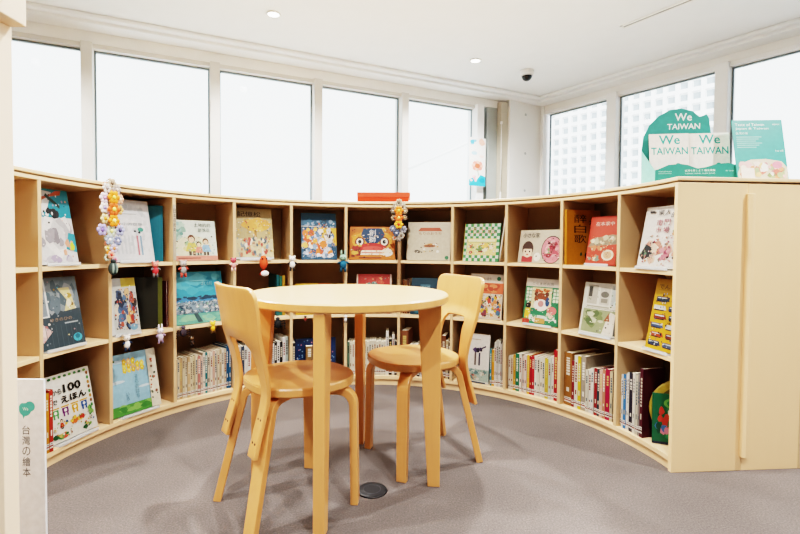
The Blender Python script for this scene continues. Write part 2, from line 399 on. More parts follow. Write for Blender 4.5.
# ------------------------------------------------------------------ outside
def building_grid():
    o = empty('office_building', (0, 0, 0)); tag(o, 'tall white office building with grid of square windows outside the right windows', 'building')
    D = 70.0; r0 = ray(536, 150); r1 = ray(716, 150)
    a0 = Vector((r0[0] / r0[1] * D * 1.12, D * 1.12, 0)); a1 = Vector((r1[0] / r1[1] * D * .86, D * .86, 0))
    e = (a1 - a0); Lb = e.length; e.normalize(); n = Vector((e.y, -e.x, 0))
    o.location = (a0.x, a0.y, -12); o.rotation_euler = (0, 0, math.atan2(e.y, e.x))
    H = 12 + 28.2
    WB = plain('white_facade', '#ffffff', .8, 0, .01); DW = plain('facade_window', '#aab2b7', .5, 0, .06, .6); SH = plain('facade_reveal', '#dfe2e5', .8)
    nx, pitch = 17, Lb / 17
    nz = int(H / (pitch * 1.05)); pz = H / nz
    cells = []
    for ix in range(nx):
        for iz in range(nz): cells.append((ix, iz))
    def cell(mb, ix, iz):
        x = (ix + .5) * pitch; z = (iz + .45) * pz; w = pitch * .29; h = pz * .27
        mb.box((x - w, -.03, z - h), (x + w, .02, z + h), DW)
    w = MB(); w.box((0, 0.0, 0), (Lb, 14, H), WB)
    w.build('wall', o)
    w = MB()
    for ix in range(nx + 1): w.box((ix * pitch - pitch * .16, -.45, 0), (ix * pitch + pitch * .16, -.001, H), WB)
    for iz in range(nz + 1): w.box((0, -.35, iz * pz - pz * .16), (Lb, -.002, min(iz * pz + pz * .16, H)), WB)
    w.build('facade_grid', o)
    cells.sort(key=lambda c: -c[1] * 1.0 - .01 * c[0]); cells = [c for c in cells if c[1] * pz > 12 + .5]
    for c in cells[:100]:
        mb = MB(); cell(mb, *c); mb.build('window', o)
    mb = MB()
    for c in cells[100:]: cell(mb, *c)
    if cells[100:]: tag(mb.build('window_rest', o), kind='stuff').name = 'lower_window'
    mb = MB(); mb.box((-.4, -.5, H), (Lb + .4, 14.2, H + .8), WB); mb.build('parapet', o)
building_grid()
# low pale neighbour whose roof edge climbs across the fifth window
o = empty('neighbour_building', (0, 0, 0)); tag(o, 'pale low building with slanting roof edge seen through the left windows', 'building')
r0 = ray(408, 170); r1 = ray(474, 141)
q0 = Vector(r0) * (34 / r0[1]); q1 = Vector(r1) * (26 / r1[1])
zt = HC + q0.z
b = MB(); WB2 = plain('sunlit_render', '#ffffff', .8, 0, .01)
b.add([(q0.x, 34, -6), (q1.x, 26, -6), (q1.x + 5, 36, -6), (q0.x + 5, 44, -6), (q0.x, 34, HC + q0.z), (q1.x, 26, HC + q1.z), (q1.x + 5, 36, HC + q1.z), (q0.x + 5, 44, HC + q0.z)],
      [(0, 3, 2, 1), (4, 5, 6, 7), (0, 1, 5, 4), (1, 2, 6, 5), (2, 3, 7, 6), (3, 0, 4, 7)], WB2)
b.build('wall', o)
b = MB(); b.tube([(q0.x, 34, HC + q0.z + .05), (q1.x, 26, HC + q1.z + .05)], .08, WB2, 6); b.build('roof_edge', o)
b = MB(); b.box((-80, 12, -12.5), (120, 140, -12), plain('street_ground', '#c9c9c6', .9)); struct(b.build('ground_outside'))

# ------------------------------------------------------------------ curved bookcase
CX, CY, R = -.1412, 1.7675, 1.2691
A0, DA = -1.5098, .2725
DEP, DEP2, H = .30, .575, 1.2
TH = .018
Z1, Z2, ZB = .82, .4665, .062                      # tops of the boards
def pol(r, a): return (CX + r * math.sin(a), CY + r * math.cos(a))
def arc(mb, r0, r1, a0, a1, z0, z1, mat, n=None, facet=True):
    n = n or max(2, int(abs(a1 - a0) / .045)); vs = []; fs = []
    for i in range(n + 1):
        a = a0 + (a1 - a0) * i / n
        for r, z in ((r0, z0), (r1, z0), (r1, z1), (r0, z1)): vs.append(pol(r, a) + (z,))
    for i in range(n):
        for j in range(4): fs.append((i * 4 + j, i * 4 + (j + 1) % 4, i * 4 + 4 + (j + 1) % 4, i * 4 + 4 + j))
    fs.append((3, 2, 1, 0)); e = 4 * n; fs.append((e, e + 1, e + 2, e + 3)); mb.add(vs, fs, mat)
AL, AR = A0 - DA, A0 + DA * 11                     # first and last upright
shelf = empty('curved_bookcase', (CX, CY, 0)); tag(shelf, 'long semicircular pale maple bookcase with three rows of open cubbies', 'bookcase')
def spart(mb, name, bev=.0015):
    ob = mb.build(name, shelf, bev); ob.matrix_parent_inverse = Matrix.Translation((CX, CY, 0)).inverted(); return ob
ZT = 1.163
for k in range(-1, 12):
    a = A0 + DA * k; b = MB(); n = Vector((math.sin(a), math.cos(a), 0)); t = Vector((math.cos(a), -math.sin(a), 0)); c = Vector((CX, CY, 0))
    if k == 11: s0, s1, zz0, zz1 = -.020, .0, .0, ZT + .015
    else: s0, s1, zz0, zz1 = -TH / 2, TH / 2, ZB + .0005, ZT - .0005
    vs = [c + n * r + t * s + Vector((0, 0, z)) for z in (zz0, zz1) for r, s in ((R, s0), (R, s1), (R + DEP, s1), (R + DEP, s0))]
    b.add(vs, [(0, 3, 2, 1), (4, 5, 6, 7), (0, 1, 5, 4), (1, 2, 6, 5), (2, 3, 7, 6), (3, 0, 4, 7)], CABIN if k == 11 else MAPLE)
    ob = spart(b, 'end_panel' if k == 11 else 'divider')
for k in range(-1, 11):
    am = A0 + DA * (k + .5); g = (TH / 2 + .0004) / R
    for z in (Z1, Z2):
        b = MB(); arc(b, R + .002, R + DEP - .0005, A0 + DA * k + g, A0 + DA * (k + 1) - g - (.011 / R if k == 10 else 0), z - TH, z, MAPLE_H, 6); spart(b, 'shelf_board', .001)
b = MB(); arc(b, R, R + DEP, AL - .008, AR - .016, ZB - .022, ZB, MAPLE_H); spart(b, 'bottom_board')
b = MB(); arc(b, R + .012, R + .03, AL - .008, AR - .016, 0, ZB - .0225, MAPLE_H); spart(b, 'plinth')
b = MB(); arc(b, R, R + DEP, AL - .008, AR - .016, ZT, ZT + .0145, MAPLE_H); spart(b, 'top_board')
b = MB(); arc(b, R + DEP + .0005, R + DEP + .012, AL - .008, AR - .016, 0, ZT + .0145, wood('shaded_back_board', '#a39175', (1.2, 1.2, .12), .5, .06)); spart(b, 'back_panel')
# outer cabinet backing on to it
oc = empty('outer_cabinet', (CX, CY, 0)); tag(oc, 'plain maple outer cabinet backing the curved bookcase with a rounded batten at its end', 'cabinet')
def opart(mb, name, bev=.0015):
    ob = mb.build(name, oc, bev); ob.matrix_parent_inverse = Matrix.Translation((CX, CY, 0)).inverted(); return ob
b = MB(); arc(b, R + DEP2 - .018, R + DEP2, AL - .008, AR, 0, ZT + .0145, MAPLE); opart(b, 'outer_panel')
a = AR; n = Vector((math.sin(a), math.cos(a), 0)); t = Vector((math.cos(a), -math.sin(a), 0)); c = Vector((CX, CY, 0))
def epan(r0, r1, s0, s1, z0, z1, mat):
    b = MB(); vs = [c + n * r + t * s + Vector((0, 0, z)) for z in (z0, z1) for r, s in ((r0, s0), (r0, s1), (r1, s1), (r1, s0))]
    b.add(vs, [(0, 3, 2, 1), (4, 5, 6, 7), (0, 1, 5, 4), (1, 2, 6, 5), (2, 3, 7, 6), (3, 0, 4, 7)], mat); return b
opart(epan(R + DEP + .0008, R + DEP2 - .0185, -.02, 0, 0, ZT + .0145, CABIN), 'end_panel')
b = MB(); c2 = c + n * (R + DEP + .004) + t * .012
vs = []; prof = [(-.013, -.0115), (.013, -.0115), (.013, .004), (.008, .012), (-.004, .013), (-.013, .004)]
pts = [(c2 + n * x + t * y).to_tuple()[:2] for x, y in prof]
b.prism(pts, .06, 1.135, CABIN); opart(b, 'batten', .002)
ct = MB(); arc(ct, R - .004, R + DEP2 + .006, AL - .01, AR + .004, ZT + .0215, H, MAPLE_TOP, 90)
tag(ct.build('countertop', bevel=.003), 'continuous pale maple worktop curving along the top of the bookcase', 'countertop')
fl = MB(); arc(fl, R + .004, R + DEP2 - .03, AL - .008, AR - .004, ZT + .0150, ZT + .0212, plain('shadow_gap', '#8d7a5e', .8), 90)
spart(fl, 'shadow_gap', 0)

# ------------------------------------------------------------------ cubby frames
RF = R * math.cos(DA / 2)
def cub(i, v):
    am = A0 + DA * (i + .5); n = (math.sin(am), math.cos(am)); t = (math.cos(am), -math.sin(am))
    return (CX + n[0] * (RF + v), CY + n[1] * (RF + v)), n, t
def hit(i, px, py, v):
    o, n, t = cub(i, v); r = ray(px, py)
    k = (o[0] * n[0] + o[1] * n[1]) / (r[0] * n[0] + r[1] * n[1]); x, y = r[0] * k, r[1] * k
    return (x - o[0]) * t[0] + (y - o[1]) * t[1], HC + r[2] * k
def half(v): return (RF + v) * math.tan(DA / 2) - TH / 2 - .003
def place(o, i, u, v, z, lean=0, yaw=0):
    oo, n, t = cub(i, v); am = A0 + DA * (i + .5)
    mt = Matrix.Translation((oo[0] + t[0] * u, oo[1] + t[1] * u, z)) @ Matrix.Rotation(-am + yaw, 4, 'Z') @ Matrix.Rotation(-lean, 4, 'X')
    o.matrix_world = mt
ZROW = {'T': Z1, 'M': Z2, 'B': ZB}

def picture_book(w, h, th, bg, art, spine='L', back=None, name='picture_book'):
    o = empty(name)
    bt = .0022; b = MB(); cm = ink(bg); bk = ink(back or bg)
    b.box((-w / 2, 0, 0), (w / 2, bt, h), cm); b.box((-w / 2, th - bt, 0), (w / 2, th, h), bk)
    if spine == 'L': b.box((-w / 2, bt, 0), (-w / 2 + bt, th - bt, h), bk)
    else: b.box((w / 2 - bt, bt, 0), (w / 2, th - bt, h), bk)
    if art: art.onto(b, (-w / 2, 0, 0), (1, 0, 0), (0, 0, 1), w, h, (0, -1, 0))
    b.build('cover', o, recalc=False)
    b = MB(); l, r = (-w / 2 + bt + .0004, w / 2 - .004) if spine == 'L' else (-w / 2 + .004, w / 2 - bt - .0004)
    b.box((l, bt + .0003, .003), (r, th - bt - .0003, h - .003), PAPER); b.build('page_block', o)
    return o
BOOKS = {}
FINE = {'T0': (36, .03, .05, .97, .95), 'T2': (90, .02, .12, .98, .62), 'T3': (120, .02, .02, .98, .8), 'T4': (150, .02, .02, .98, .8), 'T5': (90, .02, .05, .98, .95), 'T7': (80, .12, .17, .9, .5), 'T8': (50, .56, .06, .98, .76),
        'T9': (60, .03, .05, .97, .6), 'T10': (110, .03, .03, .97, .55), 'M0': (40, .04, .05, .96, .96), 'M1': (120, .24, .03, .98, .82), 'M2': (130, .02, .18, .98, .46), 'M4': (60, .02, .05, .98, .95), 'M5': (110, .06, .05, .94, .95),
        'M7': (130, .02, .02, .98, .56), 'M8': (110, .04, .04, .96, .8), 'M9': (40, .05, .04, .97, .94), 'M10': (90, .03, .04, .97, .82), 'B0': (40, .06, .03, .96, .32), 'B7': (50, .02, .04, .98, .3), 'T6': (20, .3, .18, .75, .46)}
def face(key, i, pl, pr, pt, bg, art, label, v=.035, lean=.19, th=.014, w=None, pyb=None, spine=None, stand=False, group=None, h=None, back=None, yaw=0):
    zr = ZROW[key[0]] + .0008 + th * math.sin(lean) + (.0034 if stand else 0)
    def py_of(px):                      # photograph row of the shelf at that column
        lo, hi = 150, 534
        for _ in range(30):
            mid = (lo + hi) / 2
            if hit(i, px, mid, v)[1] > zr: lo = mid
            else: hi = mid
        return lo
    if pl is None: u1 = hit(i, pr, py_of(pr), v)[0]; u0 = u1 - w
    elif pr is None: u0 = hit(i, pl, py_of(pl), v)[0]; u1 = u0 + w
    else: u0 = hit(i, pl, py_of(pl), v)[0]; u1 = hit(i, pr, py_of(pr), v)[0]
    w = u1 - u0; u = (u0 + u1) / 2
    if h is None:
        px = pr if pr is not None else pl
        h = .3
        for _ in range(12):
            z = hit(i, px, pt, v + h * math.sin(lean))[1]; h = (z - zr) / math.cos(lean)
    if art is None: a = None
    else:
        a = Art(); art(a)
        if key in FINE:
            n, x0, y0, x1, y1 = FINE[key]; q = random.Random(key); base = [it[2] for it in a.items if isinstance(it[2], str)] + ['#2b2826', '#4a3f38', '#f2ece0']
            keep = [it for it in a.items if len(it[1]) > 1]; a.items = [it for it in a.items if len(it[1]) <= 1]
            a.blobs(n, base, x0, y0, x1, y1, .008, .026, .8, int(key[1:]) * 3 + ord(key[0])); a.items += keep
    o = picture_book(w, h, th, bg, a, spine or ('L' if i > 5 else 'L'), back)
    place(o, i, u, v, zr, lean, yaw)
    tag(o, label, 'book', group)
    BOOKS[key] = (i, u, w, h, v)
    if stand:
        s = empty('book_stand'); b = MB(); ww = min(w * .8, .2)
        b.box((-ww / 2, -.03, 0), (ww / 2, th + h * .22, .003), ACR); b.box((-ww / 2, -.03, .003), (ww / 2, -.0275, .014), ACR)
        b.build('base', s)
        b = MB(); e = MB(); mt = Matrix.Translation((0, th * 1.02 + .003, .004)) @ Matrix.Rotation(-lean, 4, 'X')
        b.box((-ww / 2, .002, 0), (ww / 2, .004, h * .6), ACR, mt); b.build('back_rest', s)
        place(s, i, u, v, ZROW[key[0]] + .0003); tag(s, 'clear acrylic book stand under the ' + stand, 'book stand')
    import os
    if os.environ.get('DBG'): print('BOOK', key, 'u %.3f..%.3f w %.3f h %.3f half %.3f' % (u0, u1, w, h, half(v)))
    return o

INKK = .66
FLW = ['#e8734a', '#d9a441', '#6e8fc0', '#c8586b', '#7fa36b', '#8d6bb0']
def art_T0(a):
    a.rect(0, .62, 1, 1, '#2f96a8').poly([(0, .55), (.45, .74), (.6, .96), (0, 1)], '#e9ecec').blobs(16, ['#d9d9da', '#c4c3c6', '#eceae8', '#b1aeb2', '#f3f1ee'], 0, .03, 1, .66, .12, .26, 1, 3)
    a.rect(0, .84, .16, 1, '#3aa0b4').poly([(.22, .86), (.8, .93), (.84, .99), (.7, .98), (.2, .8)], '#e4744f').poly([(.42, .9), (.74, .74), (.76, .78), (.46, .94)], '#2c4a42').poly([(.2, .8), (.36, .86), (.3, .72)], '#e98a5c')
    a.blobs(22, ['#1c1d20', '#2c2d31', '#f5f5f3'], .25, .58, .75, .76, .02, .06, 1, 4).blobs(6, ['#8f8b92', '#a5a2a8'], .03, .2, .75, .52, .08, .15, .9, 5).poly([(.74, .2), (1, .15), (1, .4), (.85, .42)], '#44a2b0')
    a.blobs(5, ['#e8836a', '#d3dc4e', '#e9a98c'], .6, .05, 1, .4, .03, .08, 1, 6).blobs(7, ['#c9c5cc', '#b2a5bd', '#e8e5e6'], 0, 0, .9, .14, .06, .12, .6, 7)
def art_T1(a):
    a.rect(.04, .05, .96, .95, '#dfe0e2').blobs(40, ['#d2d4d6', '#e9e9e9', '#c9cccf'], .03, .03, .97, .97, .03, .08, 1, 8)
    a.text('小小的世界', .2, .58, .6, .05, '#8f9a9c').rect(.35, .76, .68, .775, '#b5bbbd')
    for k in range(5): a.rect(.15 + .09 * k, .12, .19 + .09 * k, .42, '#cbcfd3')
    a.rect(.62, .1, .66, .42, '#c57a84').rect(.7, .1, .74, .42, '#7f9fb5').oval(.74, .52, .07, .035, '#4d9c8c').oval(.6, .49, .03, .015, '#333c44').oval(.7, .47, .03, .02, '#2a3438')
def art_T2(a):
    a.blobs(34, ['#8fb3a4', '#6e9d94', '#b9d2c2', '#9dbfb8'], 0, .2, .34, 1, .05, .12, 1, 9).oval(.45, .32, .42, .3, '#e9e2c4')
    a.blobs(12, ['#c8d9a5', '#a7c69b', '#e8d9a0'], .2, .14, .95, .5, .04, .1, 1, 10).figure(.42, .13, .5, '#d7c56b', '#6b4632').figure(.74, .13, .42, '#8fb7d6', '#6b4632').figure(.58, .13, .34, '#e58d7d')
    a.text('土地的的', .5, .84, .38, .09, '#2f4640').text('部落花', .58, .71, .28, .09, '#37504a').rect(0, 0, 1, .12, '#d98d7c').rect(.1, .05, .6, .075, '#7c3f38')
def art_T3(a):
    a.rect(0, 0, 1, .4, '#d9c9a0').blobs(26, ['#e9b865', '#eec578', '#e0a650', '#f1d08e'], .14, .5, .98, .84, .1, .2, .55, 12).rect(.52, .4, .58, .58, '#a97c46')
    a.blobs(60, ['#efe7d6', '#c9836a', '#8ba0a6', '#e6cfa0', '#b5534a', '#5c6a6e', '#d9c2a4'], .02, .04, .98, .46, .02, .06, 1.1, 13).rect(0, 0, 1, .04, '#cfd4d0')
    a.text('記憶松', .1, .83, .6, .1, '#2f2a1e')
def art_T4(a):
    a.rect(0, .82, 1, 1, '#19506e').blobs(18, ['#47617c', '#8aa2b8', '#2e6684'], 0, .66, 1, .88, .05, .12, .6, 14).rect(.5, .3, 1, .68, '#e8b443')
    a.blobs(60, ['#e87f38', '#f0a54a', '#f4e9d8', '#8fa9c2', '#cfd9e2', '#d95f30', '#5f7fa3', '#f7c469'], 0, .06, 1, .7, .04, .12, .8, 15).blobs(14, ['#7d93b0', '#e8e6e8', '#b4c2d6'], 0, 0, 1, .2, .05, .12, .6, 16)
    a.blobs(10, ['#3a2a20', '#f7f1e4'], .55, .4, .95, .62, .02, .05, 1, 17).text('行', .56, .73, .16, .14, '#20262c').rect(0, .7, .5, .712, '#efe9dc')
def art_T5(a):
    a.blobs(26, ['#e39a3a', '#d9822c', '#efb85c'], 0, .5, 1, 1, .08, .16, .8, 18)
    for x in (.22, .76):
        a.oval(x, .56, .17, .22, '#e9a23e').oval(x, .53, .11, .16, '#7a3b1c').oval(x, .54, .075, .11, '#f6efe0').oval(x, .54, .04, .06, '#1c1a18')
    a.poly([(.3, .95), (.7, .95), (.78, .75), (.62, .5), (.38, .5), (.24, .75)], '#173f66').text('創', .42, .72, .15, .19, '#eef0ee').text('獅', .42, .51, .15, .19, '#eef0ee')
    a.oval(.5, .36, .3, .14, '#c8322a').oval(.5, .34, .22, .07, '#e2564a').rect(.24, .14, .76, .28, '#f2e6d2').rect(.26, .19, .74, .22, '#c74a3c').blobs(12, ['#f4ecdc', '#efe2cb'], .68, .06, .98, .36, .06, .12, .9, 19).blobs(16, ['#a23124', '#7a2b1e', '#e8b252'], 0, .05, .3, .5, .04, .1, .8, 20).rect(.2, .04, .7, .07, '#7a3018')
def art_T6(a):
    a.rect(.0, .0, 1, 1, '#cabfa9').poly([(.24, .76), (.3, .85), (.74, .85), (.8, .76)], '#b4583c').text('もりのおうち', .26, .66, .52, .07, '#8d5a44').blobs(6, ['#c98d56', '#8a4a34', '#d9b080'], .38, .32, .66, .45, .04, .08, .7, 21).oval(.52, .37, .14, .035, '#9a5a3a')
    a.blobs(8, ['#4a4034', '#f4f1e8'], .15, .18, .8, .28, .02, .05, .8, 22).oval(.92, .07, .045, .05, '#3d7a58').rect(.12, .22, .86, .226, '#b7ad9a')
def art_T7(a):
    n = 12
    for i in range(n):
        for j in range(n):
            if (i + j) % 2 == 0: a.rect(i / n, j / n, (i + 1) / n, (j + 1) / n, '#cfdccb')
    for i in range(0, n, 3): a.rect(i / n, 0, i / n + .012, 1, '#c9b23c')
    a.rect(.1, .16, .92, .6, '#e6cf8a').blobs(24, ['#c2473c', '#e0795a', '#f2e2c0', '#8a3a2c', '#6d8a4a', '#efc06a'], .12, .18, .9, .5, .04, .1, .8, 23).rect(.14, .51, .88, .58, '#f0e3b4')
    a.text('どうぶつえん', .13, .72, .76, .16, '#d07a6a').rect(.1, .5, .92, .512, '#4c7c44')
def art_T8(a):
    a.rect(0, 0, 1, 1, '#c8bca6').text('小さな家', .08, .76, .4, .15, '#37322c').oval(.78, .4, .24, .42, '#33251f').oval(.78, .4, .225, .39, '#dd8a92').blobs(26, ['#a83a44', '#f2c9c4', '#5b2730', '#e9a5a5', '#7a9a6a', '#c95964'], .6, .1, .96, .72, .03, .07, 1.3, 24).text('福', .72, .42, .14, .2, '#8a1f2c')
    a.rect(.09, .02, .35, .2, '#b23a3c').oval(.22, .42, .135, .24, '#4a2c1e').oval(.22, .34, .11, .18, '#f0d4b8').rect(.12, .42, .32, .52, '#4a2c1e').oval(.17, .34, .018, .03, '#2a1c14').oval(.27, .34, .018, .03, '#2a1c14').oval(.22, .25, .03, .02, '#c4574e').oval(.46, .18, .08, .13, '#efe6d6').oval(.44, .2, .015, .025, '#222')
def art_T9(a):
    a.rect(0, 0, 1, 1, '#cf4a33').text('在本家中', .2, .8, .62, .085, '#f4ddce').poly([(0, .36), (.2, .55), (.5, .58), (.8, .62), (1, .6), (1, .42), (.6, .4)], '#9c8a70').blobs(16, ['#8e8168', '#c9bfa0', '#b09a78', '#e8d9bb'], .05, .4, .98, .62, .05, .12, .5, 25)
    a.blobs(10, ['#efe2c6', '#e3b48e', '#d98c62'], .05, .28, .6, .44, .03, .09, .8, 26).oval(.72, .2, .2, .11, '#efe0c4').oval(.72, .2, .14, .075, '#d7a884').blobs(7, ['#e2d2b0', '#7e8e7c', '#e88a62'], .04, .05, .5, .22, .04, .1, .7, 27)
def art_T9b(a):
    a.rect(0, 0, 1, 1, '#cf8a2c').vtext('醉白歌', .22, .93, .36, .55, '#1d1710').vtext('水墨山人', .66, .85, .22, .6, '#241a10').blobs(8, ['#3a5a4a', '#2b2a22'], .3, .04, .95, .3, .04, .1, 1, 28)
def art_T10(a):
    a.rect(0, 0, 1, 1, '#e9e2d8').blobs(18, ['#d9a08a', '#e4b8a0', '#c98b78', '#b5c0aa', '#dcc7ae', '#e6cdb4'], .02, .04, .98, .5, .07, .15, .8, 29).blobs(12, ['#c77a86', '#d8949a', '#a84f62'], .45, .1, .8, .36, .03, .08, .9, 30).poly([(.02, .2), (.16, .38), (.3, .33), (.28, .18), (.12, .12)], '#26282a').blobs(8, ['#3a3c40', '#8f8a70', '#6a8a6c', '#e58e58'], .02, .05, .6, .3, .02, .05, .8, 31)
    for k, (ch, x, y) in enumerate((('一', .12, .86), ('家', .34, .85), ('人', .5, .85), ('的', .66, .8))): a.text(ch, x, y if k else y + .035, .13, .035 if k == 0 else .085, '#2c2422')
    for ch, x, y in (('南', .34, .68), ('門', .52, .68), ('市', .34, .56), ('場', .52, .56)): a.text(ch, x, y, .14, .1, '#a03650')
    a.blobs(5, ['#7c9b74', '#cf8f6e'], .68, .5, .98, .76, .03, .07, .9, 32)
def art_M0(a):
    a.rect(0, 0, 1, .52, '#3f4f58').rect(0, .52, 1, 1, '#7d8b92').blobs(30, ['#8f9a9e', '#71818a', '#5e7079', '#a3aaac'], 0, .45, 1, 1, .06, .14, 1.2, 33).rect(.06, .44, .36, .98, '#8e9aa2').rect(.32, .44, .35, .98, '#e9ecea').rect(.06, .44, .35, .46, '#e9ecea').blobs(8, ['#4b6a6e', '#b79aa0', '#55605f'], .08, .48, .3, .9, .04, .1, 1.3, 34)
    a.poly([(.58, .84), (.82, .84), (.9, .52), (.66, .5), (.74, .66)], '#e0d3a0').blobs(7, ['#b8974c', '#f3ead0', '#8a6a34'], .62, .52, .88, .82, .03, .06, 1, 35).poly([(.02, .22), (.16, .38), (.36, .24), (.16, .1)], '#e3c3bf').blobs(4, ['#c47a78', '#f0d8d2'], .06, .14, .3, .34, .03, .06, 1, 36)
    a.text('ゆきのひの', .34, .37, .44, .05, '#b4977f').rect(.62, .32, .9, .34, '#aab4b8').oval(.84, .1, .09, .06, '#58bcd0').oval(.84, .115, .055, .035, '#2f7f94')
    for k in range(10): a.rect(.03 + .1 * k, .0, .04 + .1 * k, .32, '#51636c')
def art_M1(a):
    a.rect(0, 0, 1, 1, '#c9cbc6').rect(.55, .84, 1, 1, '#cdb64a').rect(0, 0, .22, 1, '#d6d8d6').blobs(46, ['#26334a', '#4a5e80', '#8a4a38', '#d9b484', '#7a8fa8', '#2b2326', '#b85a44', '#e2d8c4', '#5b7a9c'], .22, .02, 1, .84, .05, .13, 1.1, 37)
    a.line(.7, .5, .82, .86, .02, '#e9e6dc').blobs(12, ['#d98858', '#e8c58c', '#b03a2e'], .55, .15, .9, .55, .04, .08, 1.2, 38).vtext('森の音楽', .06, .82, .1, .4, '#5a564e').oval(.8, .1, .12, .06, '#7faac4')
def art_M2(a):
    a.rect(0, .5, 1, 1, '#3f9fb8').blobs(14, ['#51adc2', '#3592ac', '#62b8c8'], 0, .52, 1, 1, .12, .24, .6, 39).rect(0, .42, 1, .5, '#4d8fc0').blobs(18, ['#1e3f56', '#274c62'], 0, .44, 1, .54, .05, .1, .4, 40)
    a.rect(0, .2, 1, .42, '#8fa6b4').blobs(90, ['#6f8594', '#c4ccd0', '#4d6272', '#a5b5bd', '#e0e2e0'], 0, .18, 1, .44, .02, .05, .7, 41).rect(0, 0, 1, .19, '#6fae9c').blobs(16, ['#7fbca6', '#5d9f94', '#8fc2a0'], 0, 0, 1, .2, .06, .14, .5, 42).poly([(.36, .2), (.44, .2), (.54, .02), (.44, .02)], '#3f5a5e')
    a.text('ぼくの村', .55, .72, .22, .08, '#9fc7c4').oval(.52, .82, .2, .012, '#7cc0c8')
def art_M4(a):
    a.rect(0, 0, 1, 1, '#c99a30').blobs(16, ['#d8ab3e', '#b9892a', '#e2bb58'], 0, 0, .62, 1, .08, .2, .5, 43).rect(.64, .0, 1, 1, '#a4552f').oval(.8, .62, .13, .26, '#d99a6c').rect(.68, .8, .94, .94, '#7a3a22').blobs(5, ['#7e3f26', '#c07a50'], .66, .1, .98, .5, .05, .1, 1.2, 44).rect(.05, .3, .45, .36, '#7c4f14')
def art_M5(a):
    a.rect(0, 0, 1, 1, '#b63a34').blobs(40, ['#d9604a', '#8e2a2c', '#5e8a84', '#e8a070', '#c44a40', '#3f6a70', '#e3c59c'], .06, .05, .94, .95, .06, .14, .8, 45).oval(.34, .42, .2, .3, '#c8332b').oval(.34, .56, .12, .16, '#e07a58').rect(0, 0, .04, 1, '#e8d5c4').rect(.95, 0, 1, 1, '#d6c0b0')
def art_M6(a):
    a.rect(0, 0, 1, 1, '#123c4c').rect(.3, .6, .62, .82, '#4a7280').text('海の記', .34, .64, .26, .14, '#9fbcc0').blobs(9, ['#1c5262', '#2b6470'], 0, 0, 1, .55, .1, .2, .6, 46)
def art_M7(a):
    a.rect(0, 0, 1, 1, '#d4c6b4').rect(0, .56, 1, .8, '#d96a44').text('たのしいまち', .2, .86, .44, .06, '#6d5a4a').blobs(14, ['#c95a38', '#e28a5a', '#b84a30'], 0, .56, 1, .8, .08, .16, .5, 91).blobs(70, ['#c4473a', '#e2b13c', '#4a6e8c', '#6d8f5a', '#f1e2cc', '#8a3e4c', '#2e2a2a', '#e28f5a'], 0, .02, 1, .56, .03, .08, 1, 47).oval(.86, .9, .06, .045, '#3d7a58')
def art_M8(a):
    a.rect(0, .0, 1, .82, '#2f8058').rect(0, .82, 1, 1, '#cfc3b4').text('こぐまのお店', .2, .86, .6, .055, '#54483e').rect(.2, .35, .76, .8, '#e4d4a4')
    for x in (.04, .8):
        for k in range(4): a.rect(x, .5 + .075 * k, x + .07, .56 + .075 * k, '#dfe8cf').rect(x + .085, .5 + .075 * k, x + .155, .56 + .075 * k, '#dfe8cf')
    a.blobs(12, ['#c9764a', '#e8b980', '#b8542f'], .22, .68, .74, .8, .04, .08, .6, 48).oval(.48, .56, .2, .13, '#8a4526').oval(.33, .66, .06, .05, '#6e341c').oval(.63, .66, .06, .05, '#6e341c').oval(.48, .42, .2, .13, '#f1e6da').oval(.48, .45, .08, .07, '#c88a86').oval(.66, .5, .06, .1, '#274a78')
    a.rect(.05, .12, .2, .34, '#e3b93a').oval(.13, .4, .08, .06, '#1f1a18').rect(0, 0, .2, .1, '#b8402f').rect(.18, .1, .9, .2, '#d9e4da').oval(.8, .32, .13, .09, '#e07a78').blobs(16, ['#7fb08a', '#f3efe4', '#e9c9b0', '#5d9a6e'], .25, .02, .98, .3, .03, .08, .8, 49).rect(.36, .03, .64, .14, '#c99a58').oval(.86, .07, .06, .05, '#2f8058')
def art_M9(a):
    a.rect(0, 0, 1, 1, '#dcd8ca').rect(.1, .58, .36, .95, '#b9b4a6').rect(.13, .72, .22, .92, '#4a4640').rect(.42, .58, .66, .92, '#c6c2b6').oval(.54, .78, .1, .06, '#6e6a62').rect(.46, .62, .62, .7, '#8d887c').rect(.7, .6, 1, .96, '#bfc6c0').oval(.86, .62, .09, .07, '#cfe0d8').oval(.86, .63, .05, .04, '#5fa892').rect(.12, .52, .68, .55, '#a9a596').rect(.1, .5, 1, .506, '#55524a')
    a.rect(.05, .03, .98, .48, '#9aa07c').blobs(20, ['#7d8a5c', '#b3b690', '#5f7048', '#c8c8ac'], .05, .03, .6, .48, .06, .12, .6, 50).poly([(.58, .03), (.66, .3), (.74, .46), (.86, .42), (.9, .03)], '#e4dacb').poly([(.6, .28), (.7, .44), (.74, .28)], '#9a5a40').rect(.86, .03, 1, .46, '#56564e')
def art_M10(a):
    a.rect(0, 0, 1, 1, '#d9a52e').text('でんしゃ', .14, .85, .7, .07, '#4a3a2c').rect(.1, .84, .9, .846, '#b58620')
    q = random.Random(5)
    for r in range(6):
        for k in range(2):
            x = .06 + .48 * k + (.05 if r % 2 else 0); y = .06 + .125 * r; c = ['#33405e', '#b8502f', '#4a5a78', '#8a3a2a', '#d8d4cc', '#2f3a4a'][(r + k * 2) % 6]
            a.rect(x, y, x + .36, y + .06, c).rect(x + .03, y + .035, x + .33, y + .05, '#c9d4d8').rect(x + .02, y - .014, x + .34, y, '#2a2624').poly([(x + .3, y), (x + .42, y), (x + .36, y + .06)], c)
